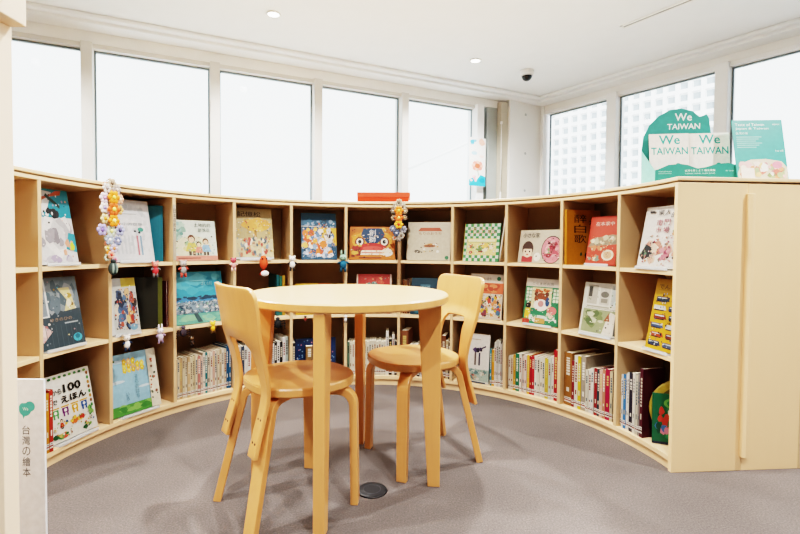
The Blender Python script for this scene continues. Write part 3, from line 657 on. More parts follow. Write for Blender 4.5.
def art_B0(a):
    G = ['#4a8a4c', '#3a6e42', '#6fa24e']
    for k in range(9): a.oval(.1 + .1 * k, .955, .035, .022, G[k % 3], 8)
    for k in range(8): a.oval(.945, .9 - .075 * k, .028, .03, ['#8a5a34', '#4a8a4c', '#b8863c'][k % 3], 8)
    a.text('100', .42, .7, .36, .13, '#1c1c1e', 1.0, .03).text('から', .19, .7, .2, .085, '#232326', 1, .02).text('えほん', .34, .55, .52, .11, '#1c1c1e', 1, .03).text('で', .16, .56, .12, .07, '#232326', 1, .02)
    for k, c in enumerate(('#4a9a54', '#7a3f78', '#e2a83a', '#2f5fa0')):
        x = .22 + .19 * k; a.rect(x - .08, .49, x + .08, .51, '#d9a44a').rect(x - .06, .4, x + .06, .48, c).oval(x, .44, .03, .025, '#f3efe4', 8).rect(x - .05, .35, x - .02, .4, c).rect(x + .02, .35, x + .05, .4, c)
    a.figure(.3, .18, .15, '#c84a30').blobs(10, ['#d9723c', '#c8402f', '#e8c25a'], .22, .17, .8, .32, .03, .06, .8, 51).blobs(16, ['#3f7a44', '#7ea65c', '#d8604a', '#2e5a38', '#c9b26a'], .04, .02, .96, .15, .03, .07, .6, 52).blobs(8, ['#4a8a4c', '#7fae62'], .82, .16, .97, .4, .02, .05, 1, 53)
def art_B1(a):
    a.rect(0, .12, 1, 1, '#9cc6d8').rect(0, 0, 1, .16, '#5a9a4a').blobs(14, ['#7ab35a', '#4a8a44', '#8fbf6a'], 0, 0, 1, .18, .06, .14, .4, 54).oval(.15, .55, .16, .025, '#d4e6ec').oval(.7, .4, .14, .02, '#cfe3ea').oval(.2, .88, .16, .03, '#c4dde8')
    [a.flower(.33 + .09 * (k % 5), .72 + .07 * (k // 5), .055, ['#e8c444', '#f0d468', '#e2b03a', '#e8b078'][k % 4], '#f6e6a0') for k in range(13)]; a.vtext('そらのはな', .5, .62, .08, .4, '#6f9aa8').vtext('いろ', .3, .36, .06, .14, '#5d8294')
    a.rect(.8, 0, 1, 1, '#e6dfcc').blobs(16, ['#8a5a4a', '#5f6a58', '#b08a6a', '#3f4a44', '#b34f3c'], .8, .1, .98, .95, .02, .035, .9, 56).blobs(4, ['#4a8a5a', '#2e6a48'], .02, .88, .2, .98, .03, .06, .7, 57)
def art_B7(a):
    a.rect(0, 0, 1, 1, '#e3ddd4').rect(.0, .04, 1, .28, '#a9b8ac').blobs(24, ['#8ba79c', '#c27a6a', '#d9cfc0', '#6d8a88', '#b8a58e'], .02, .03, .98, .3, .04, .09, .6, 58).blobs(8, ['#55466a', '#6e5a80', '#2f2a3a'], .4, .6, .78, .74, .05, .1, .7, 59).rect(.5, .36, .56, .62, '#6a5a58').rect(.64, .36, .7, .62, '#4e4a5a').line(.7, .7, .88, .76, .03, '#4a3d58').rect(.3, .88, .7, .895, '#b9a99a').rect(.1, .0, .9, .03, '#4f5a66')
def art_B10(a):
    a.rect(0, 0, 1, 1, '#1f6a4a').blobs(50, ['#2f8a5e', '#174e3c', '#3fa06a', '#e0b83a', '#c8483a', '#e9e2d0', '#4a7ab0', '#d98aa0'], 0, 0, 1, .8, .05, .11, 1, 60).oval(.5, .82, .2, .1, '#6fae58').oval(.5, .82, .12, .06, '#2b7a4c').rect(0, 0, 1, .05, '#2c3448')
def art_B4(a):
    a.rect(0, 0, 1, 1, '#1d3a66')
    q = random.Random(7)
    for k in range(60):
        x, y = q.uniform(.04, .96), q.uniform(.04, .96); a.oval(x, y, .018, .02, q.choice(['#8fb6d8', '#e4e8ee', '#4f86b8', '#d08a9a']), 7)
def art_lie(a): a.rect(.05, .1, .95, .9, '#a8535a').blobs(5, ['#e3d5c6', '#c98a84'], .1, .2, .9, .8, .1, .2, .7, 61)

ST = {'T0': 'floral book with teal sky', 'T1': 'white textured book', 'M0': 'dark grey snowy book', 'B0': 'white 100 picture book', 'B1': 'sky blue meadow book', 'M1': 'dark crowded forest book',
      'T9': 'red book', 'T10': 'white market book', 'M8': 'bear shop book', 'M9': 'grey photo book', 'M10': 'yellow train book', 'T3': 'tan tree book'}
ROWG = {'T': 'picture books facing out on the top row', 'M': 'picture books facing out on the middle row', 'B': 'picture books facing out on the bottom row'}
def fb(key, i, pl, pr, pt, bg, art, label, **kw):
    return face(key, i, pl, pr, pt, bg, art, label, stand=ST.get(key, False), group=ROWG[key[0]], **kw)
fb('T0', 0, None, 79, 193, '#e3e3e2', art_T0, 'white picture book with grey flowers and orange plane, leftmost on top row', w=.195)
fb('T1', 1, None, 155, 202.5, '#d9dadc', art_T1, 'pale grey textured picture book leaning behind the left flower garland', w=.225)
fb('T2', 2, None, 218, 221.5, '#dfe6da', art_T2, 'mint green book with two children and pink base strip on top row', w=.25)
fb('T3', 3, None, 274, 209.5, '#b9a67a', art_T3, 'tan book with a golden tree over a crowd on top row', w=.235)
fb('T4', 4, 301.5, 337, 213.5, '#2a5a78', art_T4, 'tall blue and orange picture book left of the orange lion mask book')
fb('T5', 5, 349.5, 395, 227, '#c8742a', art_T5, 'orange picture book with big eyed lion mask on top row')
fb('T6', 6, 406.5, 450, 222, '#cabfa9', art_T6, 'plain beige picture book with small brown animals right of middle garland')
fb('T7', 7, 462.5, 498, 223.5, '#3f8a52', art_T7, 'green and white checkered picture book on top row')
fb('T8', 8, 517.5, 560, 229.5, '#c8bca6', art_T8, 'wide beige picture book with brown haired girl and pink circle')
fb('T9', 9, 585, None, 217.5, '#cf4a33', art_T9, 'red picture book beside the orange calligraphy book on top row', w=.175, v=.05)
fb('T10', 10, 636.5, None, 209, '#e9e2d8', art_T10, 'white book with red market title, rightmost on top row', w=.235)
fb('M0', 0, None, 86, 275, '#6e7d86', art_M0, 'dark grey blue picture book, leftmost on the middle row', w=.235)
fb('M1', 1, None, 141, 277, '#b9bab4', art_M1, 'crowded dark picture book with yellow corner below the white textured book', w=.165)
fb('M2', 2, None, 225.5, 270.5, '#3f9fb8', art_M2, 'teal landscape picture book partly behind the left chair', w=.29)
fb('M4', 4, 296, 331, 268, '#c99a30', art_M4, 'mustard yellow book with a brown portrait showing above the tabletop', h=.2, lean=.15)
fb('M5', 5, 356, 391.5, 266, '#b63a34', art_M5, 'red patterned book showing above the tabletop below the lion mask book', h=.26)
fb('M6', 6, 410, 441, 271.5, '#123c4c', art_M6, 'dark teal book behind the right chair backrest', h=.24)
fb('M7', 7, None, 501, 274.5, '#d4c6b4', art_M7, 'beige and orange crowd scene book right of the right chair backrest', w=.215)
fb('M8', 8, 522, None, 277.5, '#2f8058', art_M8, 'green picture book with brown bear in a shop on middle row', w=.22)
fb('M9', 9, 578.5, None, 281, '#dcd8ca', art_M9, 'pale grey book of photos with green garden on middle row', w=.235)
fb('M10', 10, 645, None, 277, '#d9a52e', art_M10, 'yellow book of trains, rightmost on the middle row', w=.172)
fb('B0', 0, None, 98, 362.5, '#e6e4da', art_B0, 'white picture book with 100 and colourful children, leftmost on bottom row', w=.248)
fb('B1', 1, None, 161, 346, '#9cc6d8', art_B1, 'sky blue book with yellow flowers and green meadow on bottom row', w=.255)
fb('B7', 7, 459, 488, 335, '#e3ddd4', art_B7, 'white book with purple figure facing out behind the right chair', lean=.1)
fb('B4', 4, 295, 336, 337, '#1d3a66', art_B4, 'navy dotted book facing out behind the left chair seat', v=.09, lean=.1)
# books stood behind or beside others
def extra(i, u, v, row, w, h, th, bg, art, label, lean=.15, yaw=0, group=None, dz=0):
    a = None
    if art: a = Art(); art(a)
    o = picture_book(w, h, th, bg, a); place(o, i, u, v, ZROW[row] + .001 + th * math.sin(lean) + dz, lean, yaw); tag(o, label, 'book', group); return o
extra(1, .068, .118, 'T', .2, .30, .012, '#15788c', None, 'dark teal book standing behind the pale grey textured book', .08, math.radians(-35))
extra(1, .057, .095, 'M', .18, .272, .016, '#5d6120', lambda a: a.rect(0, 0, .88, 1, '#23241a'), 'olive book darkened by painted shade, standing behind the crowded dark picture book', .07, math.radians(-35))  # near-black rectangle paints the shade over the olive cover
extra(1, half(.02) - .009, .12, 'M', .15, .25, .009, '#5e1f2c', None, 'thin maroon book standing against the divider right of the olive book', 0, -PI / 2 + .02)
extra(9, -half(.03) + .036, .125, 'T', .235, .295, .016, '#cf8a2c', art_T9b, 'orange book with black brush calligraphy leaning along the divider', .02, math.radians(84))
uu = hit(7, 498.5, 262, .02)[0]
o = picture_book(.008, .28, .2, '#e6e3da', None, name='picture_book'); oo, n_, t_ = cub(7, .03)
place(o, 7, hit(7, 497.5, 262, .03)[0], .06, Z1 + .003); o.matrix_world = o.matrix_world @ Matrix.Rotation(.13, 4, 'Y'); tag(o, 'thin white book leaning sideways right of the checkered book', 'book')
# flat lying and leaning books behind the tabletop
o = picture_book(.19, .15, .02, '#a8535a', None); place(o, 3, -.03, .06, Z2 + .0415, PI / 2 - .001); tag(o, 'dusty red book lying flat behind the left chair, above the stack', 'book', 'books lying behind the left chair')
o = picture_book(.2, .16, .02, '#8a4450', None); place(o, 3, -.035, .055, Z2 + .0206, PI / 2 - .001); tag(o, 'maroon book lying flat under the dusty red book', 'book', 'books lying behind the left chair')
for k, (c, hh) in enumerate((('#2b6f74', .26), ('#3c7d6c', .25), ('#c9a044', .255))):
    o = picture_book(.016, hh, .17, c, None); place(o, 3, .105 + .019 * k, .06, Z2 + .001); tag(o, ('dark teal', 'green', 'ochre')[k] + ' upright book beside the lying red books behind the tabletop', 'book', 'upright books beside the lying red books')
for k, (c, hh) in enumerate((('#7a4a30', .225), ('#9a6a44', .22), ('#5c3a30', .23))):
    o = picture_book(.013, hh, .16, c, None); place(o, 6, -half(.05) + .012 + .0155 * k, .06, Z2 + .001); tag(o, ('chestnut', 'light brown', 'dark brown')[k] + ' upright book by the hanging end of the middle garland', 'book', 'brown books beside the middle garland')

# ------------------------------------------------------------------ rows of upright books
ORD = ['first', 'second', 'third', 'fourth', 'fifth', 'sixth', 'seventh', 'eighth', 'ninth', 'tenth', 'eleventh', 'twelfth', 'thirteenth', 'fourteenth', 'fifteenth', 'sixteenth', 'seventeenth', 'eighteenth', 'nineteenth', 'twentieth', 'twenty-first', 'twenty-second', 'twenty-third', 'twenty-fourth']
def cname(h):
    import colorsys
    r, g, b_ = [int(h[1 + 2 * i:3 + 2 * i], 16) / 255 for i in range(3)]; hh, l, s_ = colorsys.rgb_to_hls(r, g, b_); hh *= 360
    if l < .17: return 'black'
    if s_ < .13 or l > .86: return 'white' if l > .78 else 'grey'
    if l > .7 and 20 < hh < 70: return 'cream'
    if hh < 18 or hh > 330: return 'pink' if l > .62 else ('maroon' if l < .3 else 'red')
    if hh < 45: return 'tan' if l > .5 and s_ < .6 else ('brown' if l < .45 else 'orange')
    if hh < 68: return 'yellow'
    if hh < 165: return 'green'
    if hh < 200: return 'teal'
    return 'blue'
TONE = {'white': '#8f8a86', 'cream': '#7c6a58', 'grey': '#55524f'}
def spine_book(w, h, d, c, seed, mark=True):
    q = random.Random(seed); b = MB(); cm = ink(c, .5); t = .0012
    b.box((-w / 2, 0, 0), (w / 2, t, h), cm); b.box((-w / 2, t, 0), (-w / 2 + t, d, h), cm); b.box((w / 2 - t, t, 0), (w / 2, d, h), cm)
    b.box((-w / 2 + t, t, .002), (w / 2 - t, d - .003, h - .003), PAPER)
    a = Art(); dark = TONE.get(cname(c), '#efe9dc'); dark = q.choice([dark, '#3a3634', '#8c3b34', '#4a6270']) if cname(c) in TONE else q.choice(['#efe9dc', '#e3d9c4', '#d9c07a'])
    y = .93 - q.random() * .08
    for k in range(q.randint(4, 9)):
        hh = q.uniform(.025, .05); a.rect(.28, y - hh, .74, y, dark); y -= hh + q.uniform(.008, .02)
        if y < .4: break
    a.rect(.32, .26, .68, .30 + q.random() * .06, dark)
    if mark: a.rect(.06, .06, .94, .155, '#efece4').rect(.06, .085, .94, .108, q.choice(['#8e2f33', '#55302c', '#a23a3a'])).rect(.2, .125, .8, .137, '#4a4544')
    a.onto(b, (-w / 2, 0, 0), (1, 0, 0), (0, 0, 1), w, h, (0, -1, 0))
    return b
def spines(i, where, lst, u0, u1, v=.03, d=.16, row='B', seed=0, group='upright books'):
    """lst: (relative width, height, colour); fills u0..u1 from left to right"""
    tot = sum(x[0] for x in lst); sc = (u1 - u0) / tot; x = u0; q = random.Random(seed)
    for k, it in enumerate(lst):
        w = it[0] * sc; h = it[1] + q.uniform(-.004, .004); c = it[2]; dd = it[3] if len(it) > 3 else d
        o = spine_book(w - .0006, h, dd, c, seed * 97 + k).build('book', recalc=False)
        place(o, i, x + w / 2, v + q.uniform(0, .006), ZROW[row] + .0005)
        nm = cname(c); tag(o, '%s upright book, %s from left on bottom shelf %s' % (nm, ORD[k], where), 'book', group)
        x += w
B2c = ['#b9b09a', '#d9c9ae', '#c8a37a', '#d6c6a8', '#e0d4bb', '#d5b48c', '#d9cbae', '#cfc09e', '#e0d0b6', '#c4837a', '#d3b5a4', '#e0d5c3', '#17787f', '#d2c4b0', '#e1d8c6', '#d0a89a', '#e3dac8', '#d6c6ae', '#b8a283', '#e3dac9', '#cbbda6', '#245f86', '#2a6a94']
B2h = [.215, .225, .222, .225, .224, .226, .222, .225, .226, .222, .225, .236, .236, .235, .236, .238, .236, .237, .236, .24, .236, .25, .25]
spines(2, 'below the teal landscape book', [(1, h, c) for h, c in zip(B2h, B2c)], -half(.03), half(.03), .03, .17, seed=2, group='upright books below the teal landscape book')
B3c = ['#e6e2da', '#dedad2', '#3a4a5e', '#e8e4dc', '#e9e6df', '#d9d4cc', '#c8c4bb', '#e6e3dc', '#dedad4', '#efede8', '#d6d2cb', '#f0eeea', '#e3e1dc', '#1c1c1e', '#e9e7e3', '#1d1d20', '#efeeea', '#b4c2bc']
B3h = [.235, .24, .238, .236, .235, .238, .236, .235, .235, .24, .238, .245, .24, .24, .245, .24, .27, .27]
spines(3, 'behind the left chair backrest', [(1, h, c) for h, c in zip(B3h, B3c)], -half(.03), half(.03), .03, .17, seed=3, group='upright books behind the left chair backrest')
spines(4, 'left of the navy dotted book', [(1, .23, '#2b2a2c')], -half(.03), -half(.03) + .02, .03, .15, seed=4, group='books beside the navy dotted book')
uu = hit(4, 309.5, 350, .03)[0]; spines(4, 'in front of the navy dotted book', [(1, .2, '#8a6a42')], uu - .022, uu + .022, .03, .05, seed=5, group='books beside the navy dotted book')
B5 = [(1, .215, '#6d8a78'), (1, .215, '#ddd5c2')] + [(1, .222, ('#e0d9c8', '#d8d0bd')[k % 2]) for k in range(14)] + [(1.2, .285, '#efece4'), (1.4, .24, '#1b1b1c'), (1, .265, '#e6e3da'), (1.1, .22, '#2a2a2e')]  # wide black book stands in for the dark gap between white ones
spines(5, 'below the red patterned book', B5, -half(.03), half(.03), .03, .15, seed=6, group='upright books below the red patterned book')
B6 = [(2.6, .30, '#86553a'), (1, .2, '#e6e2d8'), (1, .2, '#1f1f22'), (1, .21, '#e9e6df'), (1, .2, '#2b2b30'), (1, .2, '#dcd7cc'), (1, .21, '#b85a48'), (1, .2, '#ece9e1'), (1, .2, '#44506a'), (1, .21, '#e3dfd5'), (1, .2, '#dedad0'), (1.2, .2, '#7c5140')]
spines(6, 'below the dark teal book', B6, -half(.03), half(.03) - .062, .03, .15, seed=7, group='upright books below the dark teal book')
spines(6, 'just left of the right chair backrest', [(1, .28, '#7d5036'), (.6, .25, '#b9a888'), (.5, .24, '#4a3a34')], half(.03) - .06, half(.03), .03, .15, seed=8, group='brown books left of the right chair backrest')
u0 = hit(7, 489, 370, .03)[0] + .004
B7 = [(.7, .225, '#3f8f9a'), (1.1, .225, '#d9962c'), (.8, .275, '#d8d3ca'), (.8, .28, '#c9c3ba'), (.8, .28, '#dcd8d0'), (.7, .27, '#b9b3ab'), (1.1, .275, '#a39c92')]
spines(7, 'right of the white purple-figure book', B7, u0, half(.03), .03, .16, seed=9, group='upright books right of the white purple-figure book')
B8 = [(1, .2, '#e0d7c2'), (1, .205, '#d8cdb4'), (1, .21, '#d99a36'), (1.5, .222, '#1e7a5c'), (1, .225, '#e6e0d4'), (1, .215, '#d9beb0'), (1, .22, '#e3cfc4'), (1, .222, '#e8b44a'), (.9, .222, '#a5232c'), (1, .225, '#bc2a36'), (1, .228, '#e8e2d4'), (1, .228, '#dcd4c2'), (1, .23, '#e6decc'), (1, .23, '#e0d8c6'), (1.2, .232, '#d0b54a'), (1, .235, '#c9d0c4'), (1, .24, '#e2ded4'), (1.3, .285, '#b8242e'), (1, .225, '#e8e4da')]
spines(8, 'below the bear shop book', B8, -half(.03), half(.03), .03, .16, seed=10, group='upright books below the bear shop book')
B9 = [(3.0, .285, '#a2703a', .24), (1, .245, '#8a1f2c'), (1.3, .28, '#e6e1d2'), (1.2, .28, '#d9bc36'), (1.8, .285, '#a89c8c', .22), (1, .225, '#d9d2c0'), (1, .23, '#e6e2d6'), (1, .235, '#e9e4da'), (1.1, .235, '#a32a30'), (1, .235, '#2c4650'), (1, .24, '#e4b8a8'), (1, .245, '#c88a70'), (1.4, .255, '#b01f4c'), (1, .25, '#d8c8a8'), (1.7, .25, '#17171a')]
spines(9, 'below the grey photo book', B9, -half(.03), half(.03), .03, .16, seed=11, group='upright books below the grey photo book')
e10 = -.02
B10 = [(1, .25, '#d8b48a'), (1, .252, '#e3e6e6'), (1.4, .26, '#3f7fb4'), (.8, .262, '#e8e6e0'), (1.1, .27, '#e6e4da'), (2.2, .275, '#2c2a3a'), (1.5, .28, '#e8e4d6'), (1.3, .275, '#cfc8b4'), (1.2, .29, '#8f8a86'), (1.7, .315, '#571a2c')]
spines(10, 'below the yellow train book', B10, -half(.03), e10, .02, .115, seed=12, group='upright books below the yellow train book')
# red spines at the near end of the bottom-left cubby
ul = hit(0, 45, 450, .01)[0]
for k, (c, lb) in enumerate((('#b8382a', 'red'), ('#c9892e', 'ochre'))):
    w = .016; b = spine_book(w, .255 - .01 * k, .14, c, 70 + k); o = b.build('book', recalc=False)
    place(o, 0, -.1325 - .0172 * k, .004, ZB + .0005); tag(o, lb + ' upright book standing left of the white 100 picture book', 'book', 'spines left of the 100 picture book')
# round book and the green one before it
GOLD = ink('#c9ae4a')
o = empty('round_book'); b = MB(); mtx = Matrix.Translation((0, 0, .14)) @ Matrix.Rotation(PI / 2, 4, 'X')
b.lathe([(0, .006), (.134, .006), (.138, .003), (.138, -.010), (0, -.010)], ink('#b39a42'), 44, mtx=mtx)
b.lathe([(.108, .0066), (.134, .0066)], GOLD, 44, mtx=mtx); b.lathe([(0, .0066), (.09, .0066)], ink('#22261c'), 44, mtx=mtx); b.lathe([(.09, .0068), (.108, .0068)], ink('#6e6430'), 44, mtx=mtx)
b.build('cover', o)
place(o, 10, .079, .155, ZB + .004, .07, math.radians(55)); tag(o, 'round gold rimmed book standing behind the green illustrated book', 'book')
extra(10, .074, .09, 'B', .145, .215, .012, '#1f6a4a', art_B10, 'dark green illustrated book, rightmost on the bottom row', .08, math.radians(55))

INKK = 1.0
# ------------------------------------------------------------------ label strip on an upright
a = A0 + DA * 2; n = Vector((math.sin(a), math.cos(a), 0)); t = Vector((math.cos(a), -math.sin(a), 0)); c = Vector((CX, CY, 0)) + n * (R - .0004)
o = empty('shelf_label', (c.x, c.y, 0), -a); tag(o, 'narrow taupe strip with dark vertical lettering on the upright right of grey textured book', 'label')
b = MB(); w = .016; b.box((-w / 2, -.003, Z1 + .01), (w / 2, -.0002, 1.125), ink('#a39a8a')); ar = Art(); ar.vtext('日本の絵本', .12, .93, .76, .42, '#4c463e')
ar.onto(b, (-w / 2, -.003, Z1 + .01), (1, 0, 0), (0, 0, 1), w, .295, (0, -1, 0)); b.build('printed_strip', o, recalc=False)

# ------------------------------------------------------------------ hanging charms on the shelf edges
def edge_point(px, z):                                 # point on the curved front edge at height z under a photograph column
    best = None
    for k in range(2400):
        a = AL + (AR - AL) * k / 2400; x, y = pol(R - .012, a)
        P = Vector((x, y, z - HC)); fy = P.dot(fwd); X = 400 + CXS + F * P.dot(r_ax) / fy
        if best is None or abs(X - px) < best[0]: best = (abs(X - px), a)
    return best[1]
def charm(px, zt, label, body, head, extra_c, kind='bear', s=1.0):
    a = edge_point(px, zt - .02); x, y = pol(R - .0225, a)
    o = empty('clip_charm', (x, y, zt), -a); tag(o, label, 'charm', None)
    M = lambda c: plain('felt_' + c.lstrip('#'), c, .85, 0, .1, 120)
    b = MB(); b.box((-.006 * s, -.004, -.004), (.006 * s, .018, .006), plain('clip_metal', '#c8c8c8', .35, .8)); b.build('clip', o, .001)
    y0 = -.012
    if kind == 'bug':
        b = MB(); b.ball((0, y0, -.022 * s), (.017 * s, .012 * s, .022 * s), M(body), 12); b.build('body', o)
        b = MB(); b.ball((0, y0, .004 * s), (.011 * s, .009 * s, .009 * s), M(head), 10); b.build('head', o)
        for sd in (-1, 1):
            for k in range(3):
                z = -.012 * s - .012 * s * k; b = MB(); b.tube([(sd * .012 * s, y0, z), (sd * .03 * s, y0 - .006, z + .006 * s), (sd * .036 * s, y0, z - .012 * s)], .0022 * s, M(extra_c), 6); b.build('leg', o)
        return o
    if kind == 'fish':
        b = MB(); b.ball((0, y0, -.02 * s), (.014 * s, .011 * s, .024 * s), M(body), 12); b.build('body', o)
        b = MB(); b.poly([(0, y0, -.04 * s), (.016 * s, y0, -.062 * s), (-.016 * s, y0, -.062 * s)], M(extra_c)); b.build('tail', o)
        for sd in (-1, 1):
            b = MB(); b.ball((sd * .007 * s, y0 - .009 * s, -.008 * s), .003 * s, M('#1c1c1c'), 8); b.build('eye', o)
        b = MB(); b.ball((.004 * s, y0, -.058 * s), (.014 * s, .008 * s, .01 * s), M(head), 10); b.build('pendant', o)
        return o
    b = MB(); b.ball((0, y0, -.034 * s), (.013 * s, .010 * s, .017 * s), M(body), 12); b.build('body', o)
    b = MB(); b.ball((0, y0, -.008 * s), (.014 * s, .012 * s, .0125 * s), M(head), 12)
    b.ball((-.005 * s, y0 - .0112 * s, -.007 * s), .0018 * s, M('#1c1c1c'), 6); b.ball((.005 * s, y0 - .0112 * s, -.007 * s), .0018 * s, M('#1c1c1c'), 6); b.build('head', o)
    for sd in (-1, 1):
        b = MB()
        if kind == 'rabbit': b.ball((sd * .007 * s, y0, .011 * s), (.004 * s, .003 * s, .012 * s), M(head), 8)
        else: b.ball((sd * .011 * s, y0, .003 * s), .005 * s, M(head), 8)
        b.build('ear', o)
        b = MB(); b.tube([(sd * .010 * s, y0, -.024 * s), (sd * .021 * s, y0 - .004, -.03 * s)], [.005 * s, .004 * s], M(extra_c), 7); b.build('arm', o)
        b = MB(); b.tube([(sd * .006 * s, y0, -.044 * s), (sd * .009 * s, y0 - .003, -.062 * s)], [.0055 * s, .0045 * s], M(extra_c), 7); b.build('leg', o)
    return o
CH = [(152.5, Z1, 'red clip charm with grey arms under the grey textured book', '#c83a40', '#e88a80', '#6a6668', 'bear', 1.20),
      (181, Z1, 'grey and red clip charm below the label strip', '#8d8a88', '#a39c98', '#b5493c', 'bear', 1.32),
      (232, Z1 + .012, 'small pink clip charm left of the tan tree book', '#cf8f8c', '#b8505c', '#e0b8b0', 'bear', 1.14),
      (262.5, Z1 + .026, 'orange red fish charm with white pendant below the tan tree book', '#d9532f', '#e8e6e6', '#b83a2c', 'fish', 1.80),
      (291.5, Z1 + .02, 'white and black puppy clip charm left of the blue orange book', '#e9e6e2', '#efece8', '#2c2a2a', 'bear', 1.38),
      (343, Z1 + .03, 'dark blue and teal clip charm right of the blue orange book', '#1f5f7c', '#8fae9c', '#17465a', 'rabbit', 1.68),
      (123.5, Z2 + .006, 'white and navy clip charm above the sky blue meadow book', '#e6e4e2', '#dcd6d0', '#26324a', 'bear', 1.20),
      (157.5, Z2 + .012, 'pale lilac clip charm on the lower shelf edge right of the navy one', '#c9bccb', '#e6dde4', '#8f7f9a', 'rabbit', 1.20),
      (181, Z2 - .002, 'dark purple beetle charm with many legs below the teal landscape book', '#3a3038', '#4a4252', '#2a2630', 'bug', 1.08),
      (190, Z2 - .062, 'dark brown acorn like charm hanging below the purple beetle', '#3b2a20', '#5c4228', '#2a1e18', 'bear', 0.72),
      (211, Z2 + .010, 'bright yellow clip charm below the teal landscape book', '#e8a92c', '#f2c24a', '#5a4320', 'bear', 1.02),
      (277, Z2 - .01, 'black spider charm hanging behind the left table leg', '#1c1b1d', '#29282b', '#1c1b1d', 'bug', 1.25),
      (305, Z2 - .0, 'tiny red and black charm under the tabletop left of the front leg', '#8a2f26', '#2b2422', '#5a2620', 'bear', .5),
      (345.5, Z2 - .004, 'tiny white charm under the tabletop beside the back table leg', '#e4e2de', '#d9d6d2', '#55565a', 'bear', 0.72)]
for cargs in CH: charm(*cargs)
def garland(px, ztop, zend, label, cols, beetle):
    a = edge_point(px, 1.05); x, y = pol(R - .022, a)
    o = empty('flower_garland', (x, y, zend), -a); tag(o, label, 'garland')
    L = ztop - zend
    M = lambda c: plain('paper_' + c.lstrip('#'), c, .7, 0, .06, 60)
    b = MB(); b.tube([(0, .02, L), (0, -.004, L + .012), (0, -.008, L), (0, -.006, 0)], .0022, M('#9a7f5c'), 6); b.build('string', o)
    q = random.Random(int(px))
    def flower(x, z, r, c, mid, y=-.014):
        f = MB(); n = 6
        for k in range(n):
            g = k * 2 * PI / n; f.ball((x + r * .62 * math.cos(g), y, z + r * .62 * math.sin(g)), (r * .42, .004, r * .42), M(c), 8)
        ob = f.build('flower', o)
        f = MB(); f.ball((x, y - .003, z), (r * .34, .005, r * .34), M(mid), 8); f.build('flower_center', ob)
    for it in cols: flower(it[0] * 1.3, it[1], it[2] * 1.18, *it[3:])
    for k in range(16):
        z = min(c[1] for c in cols) + (max(c[1] for c in cols) - min(c[1] for c in cols)) * (k + .5) / 16
        flower(q.uniform(-.03, .03), z, q.uniform(.013, .018), q.choice(cols)[3], q.choice(cols)[4], -.006)
    if beetle is not None:
        f = MB(); f.ball((0, -.016, beetle), (.024, .014, .032), M('#3c4a48'), 14); f.ball((0, -.018, beetle + .034), (.014, .01, .01), M('#2c3434'), 10); f.line = None
        f.ball((-.009, -.026, beetle), (.005, .006, .024), M('#8fa39a'), 8); f.ball((.009, -.026, beetle), (.005, .006, .024), M('#8fa39a'), 8); f.build('beetle_pendant', o)
    return o
hi_c = [(0, .415, .02, '#b9a893', '#7d6a58'), (-.02, .39, .02, '#d6cfc8', '#8f8a8c'), (.018, .388, .022, '#a8a09c', '#d9d2ca'), (0, .35, .027, '#e8892f', '#f3d060', -.024), (-.03, .345, .022, '#d8c6d2', '#b98fb0'), (.03, .345, .02, '#d0a48c', '#f0e0c8'), (0, .295, .027, '#d9632c', '#f4d86a', -.024), (-.03, .30, .022, '#e6dcd8', '#9a8fb8'), (.028, .295, .02, '#c9a26a', '#7a5a3a'),
        (0, .243, .025, '#e88a30', '#f6e08a', -.024), (-.028, .25, .02, '#d9c79a', '#c98f3a'), (-.04, .2, .024, '#a49cc4', '#7466a0'), (-.005, .195, .024, '#b6bfae', '#d9d48a'), (.03, .2, .023, '#9a9fbc', '#5e5a7c'), (-.012, .155, .021, '#9aa7b8', '#dfe3e8'), (.02, .15, .02, '#7f88a4', '#c9c6d8'), (.005, .115, .019, '#b7b0c4', '#d08a5a'), (-.006, .085, .016, '#e0a08c', '#c8473c'), (.008, .062, .014, '#c9a0b0', '#b0344c')]
garland(108.5, 1.205, .75, 'long garland of orange and lilac paper flowers hung by the grey textured book', [(x, z + .028, *r) for x, z, *r in hi_c], .05)
mid_c = [(0, .415, .021, '#a79a86', '#5e5248'), (-.016, .39, .02, '#8a8478', '#c9bca4'), (.02, .39, .02, '#b0a594', '#6a5c4c'), (0, .365, .025, '#e07a2c', '#f1c85a', -.024), (-.03, .362, .017, '#75695c', '#d0c0a8'), (.03, .362, .017, '#8b7a66', '#e6d4b8'), (0, .32, .024, '#d9622a', '#f2d27a', -.024), (-.026, .318, .016, '#9c8a74', '#54483c'), (.028, .32, .016, '#77685a', '#d9b26a'), (0, .277, .024, '#eaa238', '#d2452c', -.024),
         (-.03, .25, .019, '#6f7484', '#cfd4dc'), (.022, .245, .021, '#8f8f94', '#585c68'), (-.012, .222, .02, '#4f566a', '#b4bac8'), (.012, .205, .019, '#9b9488', '#6d5a4c'), (0, .183, .016, '#7a6c64', '#b3a49a')]
g = garland(399.5, 1.205, .70, 'garland of orange flowers with brown ribbon tail hung beside the beige book', [(x, z + .075, *r) for x, z, *r in mid_c], None)
b = MB(); b.sweep([(0, -.012, .25), (.002, -.014, .15), (0, -.012, .0)], (1, 0, 0), [.014, .016, .018], .002, plain('brown_ribbon', '#8f6a4e', .7)); b.build('ribbon_tail', g)

